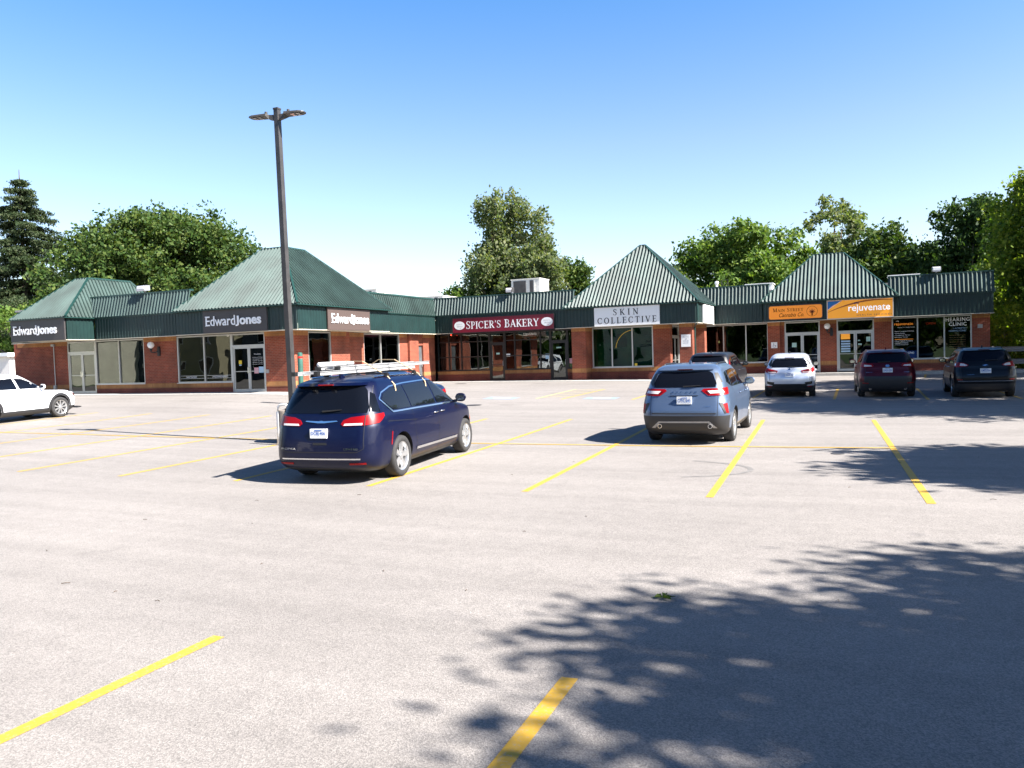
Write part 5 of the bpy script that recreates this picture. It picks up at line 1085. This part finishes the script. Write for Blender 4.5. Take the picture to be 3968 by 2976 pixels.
v.rear([(-.30, 1.04), (-.28, 1.055), (-.04, 1.045), (0, 1.055), (.04, 1.045), (.28, 1.055), (.30, 1.04), (.06, 1.015), (-.06, 1.015)], 'badge', 'chrome', .012)
v.rear([(-.13, .665), (.13, .665), (.12, .70), (-.12, .70)], 'handle_recess', 'black', .003)
v.bits(wiper=((.0, 1.20), (-.0+.34, 1.225)), fin=(0, -1.75), paint='p_van')
mb = MB(); prof = []
for i in range(13):
    x = lerp(-.70, .70, i/12); p, n = v.sh.at(x, 1.615); p2, _ = v.sh.at(x, 1.665); dx = .10*(1-.3*(x/.7)**2); prof.append([(p.x, p.y, p.z-.01), (p.x, p.y-dx, p.z), (p2.x, p2.y-dx+.03, p2.z-.005), (p2.x, p2.y+.06, p2.z+.012)])
for a, b in zip(prof, prof[1:]):
    for k_ in range(4): mb.face([a[k_], a[(k_+1) % 4], b[(k_+1) % 4], b[k_]])
mb.face(prof[0]); mb.face(prof[-1]); sp = mb.build('spoiler', 'p_van', v.root, smooth=True, angle=30, local=True)
mb = MB(); mb.box(-.14, .14, prof[6][1][1]-.004, prof[6][1][1]+.012, 1.62, 1.64); mb.build('brake_light', 'lamp_red', sp, local=True)
for y_ in (-1.25, -.1):
    mb = MB(); mb.box(-.62, .62, y_-.03, y_+.03, 1.765, 1.79)
    for sg in (-1, 1): mb.box(sg*.60-.03, sg*.60+.03, y_-.05, y_+.05, 1.66, 1.77)
    mb.build('roof_bar', 'black', v.root, local=True)
for sg in (-1, 1):
    mb = MB(); mb.tube([(sg*.60, lerp(-1.75, .2, k/8), v.cast((sg*.60, lerp(-1.75, .2, k/8), 4), (0, 0, -1))[0].z+.015) for k in range(9)], .02, 6); mb.build('roof_rail', 'chrome', v.root, local=True)
# ladder on the van
lad = thing('ladder', v.root.location, 'long aluminium extension ladder lying on the roof of the navy minivan', 'ladder', rot=tuple(v.root.rotation_euler))
for nm, y0, y1, z, hw in (('lower_section', -2.45, 1.35, 1.795, .21), ('upper_section', -1.75, 2.15, 1.862, .19)):
    mb = MB(); xo = -.26
    for sg in (-1, 1): mb.box(xo+sg*hw-.014, xo+sg*hw+.014, y0, y1, z, z+.060); mb.box(xo+sg*hw-.03, xo+sg*hw+.03, y0, y1, z-.001, z+.006); mb.box(xo+sg*hw-.03, xo+sg*hw+.03, y0, y1, z+.054, z+.062)
    sec = mb.build(nm, 'alu_bright', lad, local=True)
    for k in range(int((y1-y0)/.305)): mb = MB(); yy = y0+.2+k*.305; mb.tube([(xo-hw, yy, z+.031), (xo+hw, yy, z+.031)], .017, 6); mb.build('rung', 'alu_bright', sec, local=True)
    for sg in (-1, 1): mb = MB(); mb.box(xo+sg*hw-.035, xo+sg*hw+.035, y0-.06, y0+.03, z-.004, z+.066); mb.build('foot', 'black', sec, local=True)
mb = MB(); mb.tube([(-.26, -2.05, 1.965), (-.26, -.9, 1.965)], .04, 10); tag(mb.build('plastic_pipe', 'white', smooth=True, local=True), 'short white pipe lying on the ladder on the minivan roof', 'pipe')
pp = [o for o in bpy.data.objects if o.name.startswith('plastic_pipe')][0]; pp.location = v.root.location; pp.rotation_euler = v.root.rotation_euler
pp.rotation_euler = v.root.rotation_euler
for y_, lb in ((-1.15, 'rear tan strap holding the ladder on the minivan'), (.15, 'front tan strap holding the ladder on the minivan')):
    mb = MB(); P = [(.86, y_-.25, 1.30), (.80, y_-.20, 1.56), (.62, y_-.12, 1.72), (.1, y_-.04, 1.99), (-.26, y_, 2.0), (-.60, y_, 1.80), (-.62, y_, 1.70)]
    for a, b in zip(P, P[1:]): a, b = Vector(a), Vector(b); w = Vector((0, .018, 0)); n = Vector((.004, 0, .012)); mb.hexa([a-w, a+w, b+w, b-w, a-w+n, a+w+n, b+w+n, b-w+n])
    o = tag(mb.build('strap', 'strap', local=True), lb, 'strap', 'tan straps on the ladder'); o.location = v.root.location; o.rotation_euler = v.root.rotation_euler
# silver SUV
suv('parked_suv', 'silver compact suv with dark split tail lights, in front of the orange rounded sign', 'p_silver', (-1.752, 31.05), -.055, 4.36, 1.81, 1.60, 2.67, 'DDHW·525', dict(
    ro=.85, track=1.545, wr=.345, clad=lambda q: .50 if q.y < -1.8 and abs(q.x) < .60 else (.42 if q.y < -1.8 else .36), glass=(1.10, 1.40), gw=(.62, .54), keys=dict(zb=1.06, hood=.95, rr=.62), arch=True,
    tail=[(.40, .98), (.55, 1.02), (.72, 1.05), (.98, 1.12), (1.0, 1.0), (.80, .90), (.44, .90)], lens=[([(.44, .915), (.46, .94), (.78, .94), (.76, .915)], 'lamp_clear'), ([(.44, .965), (.72, .995), (.72, .985), (.44, .95)], 'black')],
    rearbits=[([(.52, .56), (.80, .60), (.80, .50), (.56, .45)], 'black', 'bumper_vent'), ([(.62, .39), (.78, .40), (.78, .43), (.62, .42)], 'lamp_red', 'reflector')],
    center=[([(-.55, .50), (.55, .50), (.60, .34), (-.60, .34)], 'black', 'diffuser'), ([(-.03, 1.045), (0, 1.075), (.03, 1.045), (.05, 1.01), (-.05, 1.01)], 'chrome', 'badge')],
    plate=(0, .83), texts=[('RVR', -.60, -.48, .79, .81, 'chrome', 'badge')], mir='black', wiper=((-.02, 1.115), (.28, 1.135))))
# dark red SUV
suv('parked_suv', 'dark red suv with black lower bumper, in the shade below the amber sign', 'p_red', (1.505, 30.862), -.05, 4.60, 1.855, 1.66, 2.69, 'DASX·206', dict(
    ro=.98, track=1.60, wr=.355, clad=lambda q: .74 if q.y < -1.9 and abs(q.x) < .74 else .55 if q.y < -1.9 else .40, glass=(1.22, 1.53), gw=(.66, .56), keys=dict(zb=1.12, rr=.66), arch=True, spokes=10,
    tail=[(.42, 1.12), (.48, 1.18), (.80, 1.22), (1.04, 1.23), (1.05, 1.10), (.84, 1.06), (.46, 1.08)], lens=[([(.48, 1.10), (.52, 1.14), (.74, 1.16), (.74, 1.09)], 'lamp_clear')],
    rearbits=[([(.60, .50), (.82, .51), (.82, .54), (.60, .53)], 'lamp_red', 'reflector')], center=[([(-.07, 1.11), (-.04, 1.15), (.04, 1.15), (.07, 1.11), (.04, 1.07), (-.04, 1.07)], 'chrome', 'badge')],
    plate=(0, .96), texts=[('RAV4', -.68, -.48, .88, .905, 'chrome', 'badge'), ('AWD', .50, .66, .88, .905, 'chrome', 'badge')], rails=(.58, -1.5, .1, 'chrome'), wiper=((-.30, 1.235), (.10, 1.25)), exh=[(-.55, .33, -2.2), (.55, .33, -2.2)]))
# black SUV
suv('parked_suv', 'black suv with a chrome bumper strip, rightmost car in the shaded row', 'p_black', (4.395, 30.358), -.0, 4.65, 1.84, 1.64, 2.72, 'CMDJ·504', dict(
    ro=.99, track=1.58, wr=.355, clad=lambda q: .50 if q.y < -1.9 else .36, glass=(1.22, 1.53), gw=(.64, .55), keys=dict(zb=1.12, rr=.65), spokes=5, chrome_side=True,
    tail=[(.46, 1.09), (.60, 1.16), (.84, 1.19), (1.02, 1.20), (1.04, 1.06), (.84, 1.02), (.52, 1.05)], lens=[([(.50, 1.085), (.60, 1.14), (.70, 1.15), (.72, 1.07), (.56, 1.06)], 'lamp_clear'), ([(.86, 1.07), (.96, 1.09), (.96, 1.15), (.88, 1.15)], 'lamp_clear')],
    rearbits=[([(.66, .60), (.84, .61), (.84, .64), (.66, .63)], 'lamp_red', 'reflector')], center=[([(-.80, .555), (.80, .555), (.78, .575), (-.78, .575)], 'chrome', 'bumper_trim'), ([(-.09, 1.085), (-.03, 1.085), (-.02, 1.10), (.04, 1.10), (.09, 1.075), (.03, 1.075), (.02, 1.06), (-.04, 1.06)], 'chrome', 'badge')],
    plate=(0, .90), texts=[('EQUINOX', -.52, -.32, .77, .79, 'chrome', 'badge')], rails=(.57, -1.5, .1, 'black'), wiper=((0, 1.235), (.36, 1.25))))
# dark SUV half hidden behind the light blue one
suv('parked_suv', 'graphite suv mostly hidden behind the light blue suv', 'p_dark', (-4.62, 31.0), .02, 4.60, 1.86, 1.69, 2.68, 'CKRB·219', dict(
    ro=.97, track=1.60, wr=.35, clad=lambda q: .4, glass=(1.20, 1.54), gw=(.66, .56), keys=dict(zb=1.12, rr=.66), chrome_side=True, tail=[(.80, 1.1), (.84, 1.2), (.86, 1.42), (.90, 1.42), (.92, 1.2), (.92, 1.05), (.80, 1.05)], plate=(0, .92)))
# white SUV at the left edge: build its own shape, nose low and pointed
wk = suv_keys(4.66, 1.865, 1.66, zb=1.08, hood=.92, cowl=.85, wtop=.0, rr=.62)
w = Car('parked_suv', 'white suv cut by the left edge of the photo, with dark wheel arches', 'car', wk, 'p_white', (-26.49, 16.52), -.07, 2.69, wr=.365, track=1.6, ax_r=-1.42, cladz=lambda q: .38, rimmat='rim', spokes=9, tf=.16, bow=.10)
for sg in (1, -1):
    q = -2.33
    w.side([(q+.70, 1.24), (q+1.05, 1.14), (q+2.0, 1.12), (q+1.92, 1.50), (q+1.0, 1.46)], 'side_window', 'carglass', sg, .006); w.side([(q+2.08, 1.12), (q+3.0, 1.10), (q+2.8, 1.22), (q+2.30, 1.46), (q+2.0, 1.50)], 'side_window', 'carglass', sg, .006)
    for yy in (w.yr, w.yf): rr = w.wr+.10; w.line([(yy+rr*math.cos(R(a)), w.wr+.01+rr*math.sin(R(a))) for a in range(-18, 199, 12)], .085, 'arch_trim', 'clad', 'side', sg, .010)
    for P in ([(q+2.04, .4), (q+2.04, 1.1)], [(q+3.06, .4), (q+3.1, 1.0)]): w.line(P, .010, 'door_gap', 'black', 'side', sg, .003)
    w.handle(q+2.9, .96, 'p_white', sg); w.mirror(q+2.86, 1.13, 'p_white', sg)
    w.front([(sg*.35, .70), (sg*.80, .78), (sg*.84, .88), (sg*.45, .80)], 'headlight', 'lamp_clear', .006); w.side([(2.02, .72), (2.20, .70), (2.16, .80), (1.90, .84)], 'headlight', 'lamp_dark', sg, .006)
w.front([(-.66, 1.12), (.66, 1.12), (.52, 1.5), (-.52, 1.5)], 'windscreen', 'carglass', .006); w.front([(-.5, .35), (.5, .35), (.45, .75), (-.45, .75)], 'grille', 'black', .006)
mb = MB(); mb.prism([(-.80, 2.05), (.80, 2.05), (.70, 2.30), (.4, 2.38), (-.4, 2.38), (-.70, 2.30)], .27, .31, 0, 'z'); mb.build('front_lip', 'clad', w.root, local=True)
# dark blue sedan beyond the minivan
sk = [(.18, -2.15, 2.05, .74, .2, .4), (.26, -2.28, 2.22, .84, .25, .5), (.45, -2.33, 2.32, .89, .26, .5), (.62, -2.33, 2.31, .90, .28, .5), (.78, -2.30, 2.18, .895, .28, .5), (.90, -2.22, 1.7, .88, .3, .5), (.96, -2.05, 1.1, .85, .3, .45), (1.0, -1.78, .95, .82, .3, .4),
      (1.15, -1.35, .62, .75, .3, .35), (1.30, -.95, .25, .66, .25, .3), (1.39, -.62, -.0, .56, .2, .3), (1.42, -.45, -.2, .35, .15, .2), (1.425, -.4, -.3, .05, .02, .02)]
sd_ = Car('parked_sedan', 'dark blue sedan whose tail shows beyond the roofline of the navy minivan', 'car', sk, 'p_sedan', (-13.75, 23.4), R(-78), 2.75, wr=.33, track=1.54, ax_r=-1.32, cladz=lambda q: .24)
for sg in (1, -1):
    sd_.side([(-1.35, 1.02), (-.2, .99), (-.25, 1.30), (-.75, 1.28)], 'side_window', 'carglass', sg, .006); sd_.side([(-.12, .99), (.95, .97), (.35, 1.25), (-.15, 1.31)], 'side_window', 'carglass', sg, .006)
    sd_.rear([(sg*.5, .80), (sg*.95, .84), (sg*1.05, .80), (sg*1.02, .70), (sg*.5, .70)], 'tail_light', 'lamp_red', .01); sd_.mirror(.72, 1.0, 'p_sedan', sg)
sd_._mesh([(-.62, -1.72), (.62, -1.72), (.5, -1.02), (-.5, -1.02)], lambda a, b: sd_.cast((a, b, 4), (0, 0, -1)), 'rear_window', 'carglass', None, .006)
sd_._mesh([(-.66, .88), (.66, .88), (.5, .15), (-.5, .15)], lambda a, b: sd_.cast((a, b, 4), (0, 0, -1)), 'windscreen', 'carglass', None, .006)

# ------------------------------------------------------------------ trees
def leaf_object(name, C, size, m, parent, flat=0.0, seed=0, droop=0.0, aspect=1.6):
    rg = np.random.default_rng(seed); n = len(C); a = rg.normal(size=(n, 3)); a[:, 2] *= (1-flat)
    if droop: a[:, 2] -= droop
    a /= np.linalg.norm(a, axis=1, keepdims=True)+1e-9; b = rg.normal(size=(n, 3)); b -= (b*a).sum(1, keepdims=True)*a; b /= np.linalg.norm(b, axis=1, keepdims=True)+1e-9
    s = size*rg.uniform(.4, 1.5, (n, 1)); c = C; w = s/aspect
    V = np.stack([c-a*s*.5, c+b*w*.5, c+a*s*.5, c-b*w*.5], 1).reshape(-1, 3)-np.array(ORG[parent.name])
    me = bpy.data.meshes.new(name); me.vertices.add(4*n); me.loops.add(4*n); me.polygons.add(n)
    me.vertices.foreach_set('co', V.astype(np.float32).ravel()); me.loops.foreach_set('vertex_index', np.arange(4*n, dtype=np.int32))
    me.polygons.foreach_set('loop_start', np.arange(0, 4*n, 4, dtype=np.int32)); me.polygons.foreach_set('loop_total', np.full(n, 4, dtype=np.int32)); me.update(calc_edges=True)
    me.materials.append(m); return link_mesh(name, me, parent)
def tree(name, x, y, H, rx, ry, crown_z, m, label, seed, lobes=26, leaves=26000, size=.22, lobe_r=.34, spread=.22, group='trees around the plaza', top=1.0, shape=None, trunk=.35, droop=0, clus=None, zb=None, sprig=.9):
    rg = np.random.default_rng(seed); z0 = gz(x, y)-.1 if zb is None else zb; r = thing(name, (x, y, z0), label, 'tree', group)
    cz = (crown_z+H)/2; rz = (H-crown_z)/2; L = []
    while len(L) < lobes:
        p = rg.uniform(-1, 1, 3); q = np.linalg.norm(p)
        if q > 1 or q < .25: continue
        if shape and not shape(p): continue
        k = lobe_r*rg.uniform(.65, 1.15); p = p*(1-k*.72)
        L.append((x+p[0]*rx, y+p[1]*ry, cz+p[2]*rz, k*rx, k*ry, k*rz*rg.uniform(.7, 1.0)))
    L = np.array(L); vol = L[:, 3]*L[:, 4]*L[:, 5]; vol = vol**.7; vol /= vol.sum(); nc = clus or leaves//28; idx = rg.choice(len(L), nc, p=vol)
    d = rg.normal(size=(nc, 3)); d /= np.linalg.norm(d, axis=1, keepdims=True); rad = rg.uniform(.45, 1.08, (nc, 1)); cc = L[idx, :3]+d*rad*L[idx, 3:6]
    per = leaves//nc; C = np.repeat(cc, per, 0)+rg.normal(size=(nc*per, 3))*spread*np.array([1, 1, .75])*rg.uniform(.5, 1.4, (nc*per, 1))*sprig
    if droop: C[:, 2] -= np.abs(rg.normal(size=len(C)))*droop
    C = C[C[:, 2] > z0+.4]
    leaf_object('crown', C, size, m, r, seed=seed+7, droop=.6 if droop else 0)
    mb = MB(); tz = crown_z+rz*.5; mb.tube([(x, y, z0-.2), (x+.05, y, z0+1), (x+rg.uniform(-.2, .2), y, tz), (x+rg.uniform(-.4, .4), y, cz+rz*.45)], [trunk*1.2, trunk, trunk*.6, trunk*.2], 10)
    for l in L[:14]: t = rg.uniform(.25, .8); mb.tube([(x, y, lerp(crown_z, cz, t)-.5), (lerp(x, l[0], .5), lerp(y, l[1], .5), lerp(crown_z, l[2], .6)), tuple(l[:3])], [trunk*.4, trunk*.22, trunk*.07], 6)
    mb.build('trunk', 'bark', r, smooth=True); return r
tree('maple_tree', -53.4, 48, 15.9, 11.6, 8, -1.0, LEAF['maple'], 'huge rounded green maple rising behind the left wing of the plaza', 5, lobes=150, leaves=150000, size=.30, lobe_r=.22, spread=.40, trunk=.6)
tree('small_tree', -62, 42, 7.8, 5, 4, 1.5, LEAF['bright'], 'low bright green tree at the far left edge behind the white building', 4, lobes=18, leaves=15000, size=.26)
tree('locust_tree', -33.7, 75, 19.9, 5.5, 5.0, 4.5, LEAF['locust'], 'tall feathery grey green tree rising behind the bakery roof', 8, lobes=56, leaves=37000, size=.32, lobe_r=.25, spread=.30, droop=.6, trunk=.5, clus=1700, shape=lambda p: abs(p[0]) < 1.0-.25*abs(p[2]))
tree('broadleaf_tree', -27.6, 76, 12.3, 2.9, 3, 4, LEAF['maple'], 'small dark green tree just right of the tall feathery tree', 12, lobes=16, leaves=13000, size=.32, spread=.3)
tree('broadleaf_tree', -29.4, 72, 13.4, 3.9, 3, 3, LEAF['locust'], 'pale green bushy tree between the tall feathery tree and the dark one', 13, lobes=18, leaves=16000, size=.3, spread=.3)
tree('shrub_tree', -37.6, 73, 10.2, 3.6, 3, 2, LEAF['bright'], 'low light green tree peeking over the roof left of the cream air conditioner', 14, lobes=16, leaves=12000, size=.3, spread=.3)
tree('broadleaf_tree', -25.2, 80, 11.9, 2.6, 3, 4, LEAF['bright'], 'small tree top just left of the pointed tower roof', 15, lobes=12, leaves=9000, size=.32, spread=.3)
tree('broadleaf_tree', -9.6, 75, 14.0, 7.4, 6, 3, LEAF['bright'], 'broad light green tree to the right of the pointed tower', 21, lobes=46, leaves=46000, size=.34, lobe_r=.29, spread=.36)
tree('broadleaf_tree', -14.4, 70, 10.2, 3.4, 3, 3, LEAF['maple'], 'dark green tree right beside the slope of the pointed tower', 22, lobes=18, leaves=14000, size=.32, spread=.3)
tree('open_tree', -2.6, 86, 17.3, 3.9, 4, 7, LEAF['locust'], 'thin open tree with sky gaps above the right hand tower', 23, lobes=30, leaves=7500, size=.34, lobe_r=.20, spread=.28, trunk=.28, clus=480)
tree('broadleaf_tree', 2.4, 76, 12.5, 5.0, 5, 3, LEAF['maple'], 'dark green tree behind the roof of the right end of the plaza', 24, lobes=30, leaves=28000, size=.34, spread=.34)
tree('broadleaf_tree', 7.8, 72, 13.9, 4.2, 4, 3, LEAF['dark'], 'shaded dark tree behind the right end corner of the plaza', 25, lobes=26, leaves=26000, size=.32, spread=.34)
tree('roadside_tree', 10.9, 56, 13.6, 3.9, 4.5, 1.0, LEAF['yellowish'], 'yellow green tree at the right edge above the guard rail', 26, lobes=34, leaves=42000, size=.24, spread=.30)
tree('roadside_tree', 12.8, 50.5, 9.5, 3.6, 3, 1.0, LEAF['yellowish'], 'dense yellow green tree right of the guard rail at the photo edge', 27, lobes=20, leaves=20000, size=.24, spread=.3)
tree('roadside_tree', 8.7, 62, 8.8, 2.6, 3, .2, LEAF['yellowish'], 'bushy yellow green tree just right of the end wall of the plaza', 28, lobes=20, leaves=18000, size=.26, spread=.3)
# trees at the right of the lot; they throw the dappled shade over the asphalt
for i, (x, y, H, rx, ry, cz_, sd) in enumerate(((11.75, 2.7, 10.6, 4.2, 5.0, 4.9, 31), (13.2, 13.0, 10.9, 4.2, 3.0, 4.6, 32), (12.4, 27.0, 13.6, 4.8, 6.2, 3.0, 33), (13.0, 36.5, 13.4, 4.8, 5.5, 3.2, 34), (14.8, 45.0, 12.0, 4.6, 4.0, 3.4, 35))):
    lb = ['broad tree beside the camera whose shade falls across the near asphalt', 'tree right of the near parking row casting the middle patch of shade', 'tree right of the lot shading the dark red and black suvs', 'tree right of the lot behind the row of shaded suvs', 'tree near the right end of the plaza shading its roof corner'][i]
    tree('shade_tree', x, y, H, rx, ry, cz_, LEAF['maple'], lb, sd, lobes=80, leaves=76000 if i == 0 else 50000, size=.185 if i == 0 else .24, lobe_r=.30, spread=.30, group='shade trees right of the lot')
# conifer
def conifer(x, y, H, r0, label, seed):
    rg = np.random.default_rng(seed); z0 = gz(x, y)-.1; r = thing('spruce_tree', (x, y, z0), label, 'tree', 'trees around the plaza'); C = []; mb = MB(); mb.tube([(x, y, z0), (x, y, z0+H*.6), (x, y, z0+H)], [.35, .2, .03], 10)
    nl = 24
    for i in range(nl):
        t = i/nl; z = z0+1.5+(H-1.7)*t; R_ = r0*(1-t)**.8+.15; nb = int(8+8*(1-t))
        for k in range(nb):
            a = rg.uniform(0, 2*PI); L_ = R_*rg.uniform(.6, 1.12); d = np.array([math.cos(a), math.sin(a)]); m_ = int(38*L_)+12; s = rg.uniform(.12, 1, m_)
            zz = z-.30*L_*s**1.3+.10*L_*(s**4); px = x+d[0]*L_*s; py = y+d[1]*L_*s; w = .16+.20*(1-s)*L_*.3
            for rep in range(4): C.append(np.stack([px+rg.normal(size=m_)*w, py+rg.normal(size=m_)*w, zz-np.abs(rg.normal(size=m_))*.24], 1))
            if k % 3 == 0: mb.tube([(x, y, z), (x+d[0]*L_*.9, y+d[1]*L_*.9, z-.25*L_)], [.05, .015], 4)
    C = np.concatenate(C); leaf_object('crown', C, .24, LEAF['spruce'], r, seed=seed, droop=.5, aspect=2.4); mb.build('trunk', 'bark', r)
conifer(-73.4, 50, 20.4, 9.6, 'tall dark spruce at the left edge of the photo', 41)
tree('broadleaf_tree', -70.5, 56, 9.6, 4.2, 4, 1.5, LEAF['dark'], 'dark tree filling the gap between the spruce and the huge maple', 42, lobes=20, leaves=15000, size=.32, spread=.32)
# ivy hedge / undergrowth behind the building's right
mb_ = thing('hedge', (10, 53, .3), 'tangled green hedge behind the guard rail', 'hedge'); rg = np.random.default_rng(5); C = np.stack([rg.uniform(6.0, 19, 16000), 53+rg.normal(size=16000)*.7, .3+np.abs(rg.normal(size=16000))*1.9], 1); leaf_object('foliage', C, .22, LEAF['yellowish'], mb_, seed=6)

# far-off wood that closes the horizon all round
rg = np.random.default_rng(77); n_ = 42000; an = rg.uniform(0, 2*PI, n_); hh = 9+3.0*np.sin(an*7)+2.0*np.sin(an*17+1)+1.2*np.sin(an*41); rad = 175+rg.normal(size=n_)*6
C = np.stack([-15+rad*np.cos(an), 30+rad*np.sin(an), hh*rg.uniform(0, 1, n_)**.6], 1)
wd = thing('distant_wood', (0, 0, 0), None, None); leaf_object('distant_wood_', C, 2.4, LEAF['dark'], wd, seed=9, aspect=1.2)
o = [q for q in bpy.data.objects if q.name.startswith('distant_wood_')][0]; o.parent = None; bpy.data.objects.remove(wd); o.name = 'distant_wood'; tag(o, 'hazy green wood along the horizon', 'wood', kind='stuff')
# ------------------------------------------------------------------ neighbours
b = thing('white_building', (-60, 38, .5), 'low white building at the left edge behind the white suv', 'building')
mb = MB(); mb.box(-72, -51.9, 34, 46, .0, 2.95); mb.build('wall', 'house_white', b); mb = MB(); mb.box(-72.3, -51.6, 33.7, 46.3, 2.96, 3.2); mb.build('roof', 'white', b); mb = MB(); mb.box(-60, -58.6, 33.93, 33.99, 1.2, 2.2); mb.build('window', 'carglass', b)
def house(x, y, w, d, h, wm, label, roof=2.6, face=1):
    b = thing('house', (x, y, gz(x, y)), label, 'house', 'houses across the street'); z = gz(x, y)-.3; mb = MB(); mb.box(x-w/2, x+w/2, y-d/2, y+d/2, z, z+h); mb.build('wall', wm, b)
    mb = MB()
    if roof > 0: mb.prism([(x-w/2-.4, z+h+.01), (x+w/2+.4, z+h+.01), (x, z+h+roof)], y-d/2-.4, y+d/2+.4, 0)
    else: mb.box(x-w/2-.2, x+w/2+.2, y-d/2-.2, y+d/2+.2, z+h+.01, z+h+.3)
    mb.build('roof', 'shingle', b); yy = y+d/2
    for k in range(max(2, int(w/3))):
        wx = x-w/2+(k+.5)*w/max(2, int(w/3))
        for zz in ([z+1.3] if h < 4 else [z+1.3, z+4.2]):
            mb = MB(); mb.box(wx-.6, wx+.6, yy+.003, yy+.08, zz-.06, zz+1.36); fo = mb.build('window', 'white', b); mb = MB(); mb.box(wx-.5, wx+.5, yy+.081, yy+.09, zz+.04, zz+1.26); mb.build('pane', 'carglass', fo)
house(-76.5, 2, 13, 10, 6.5, 'wall_pale', 'pale block walled building beyond the left edge, mirrored in the left shop window', roof=0)
house(-70.5, -6, 7, 7, 6.0, 'wall_blue', 'dark gabled house with white window trim mirrored in the left shop window'); house(-63, -7, 7, 8, 6.0, 'wall_yellow', 'cream gabled house across the street, mirrored in the corner tower window'); house(-54, -9, 8, 8, 5.6, 'wall_blue', 'grey gabled house across the street, mirrored in the corner tower window')
house(-26, -14, 9, 8, 5.8, 'house_white', 'white gabled house across the street behind the camera')
for i, (x, y) in enumerate(((-60, -14), (-46, -20), (-34, -16), (-18, -20), (-7, -16), (6, -18), (16, -10))):
    lb = ['far left', 'second', 'third', 'fourth', 'fifth', 'sixth', 'last'][i]
    tree('street_tree', x, y, 12.5+(i % 3), 7.0, 4.5, -1.5, LEAF['dark'] if i % 2 else LEAF['maple'], 'tree behind the camera mirrored in the shop glass, '+lb+' of seven from the left', 60+i, lobes=18, leaves=7000, size=.5, spread=.5, group='trees across the street')
print('objects', len(bpy.data.objects))
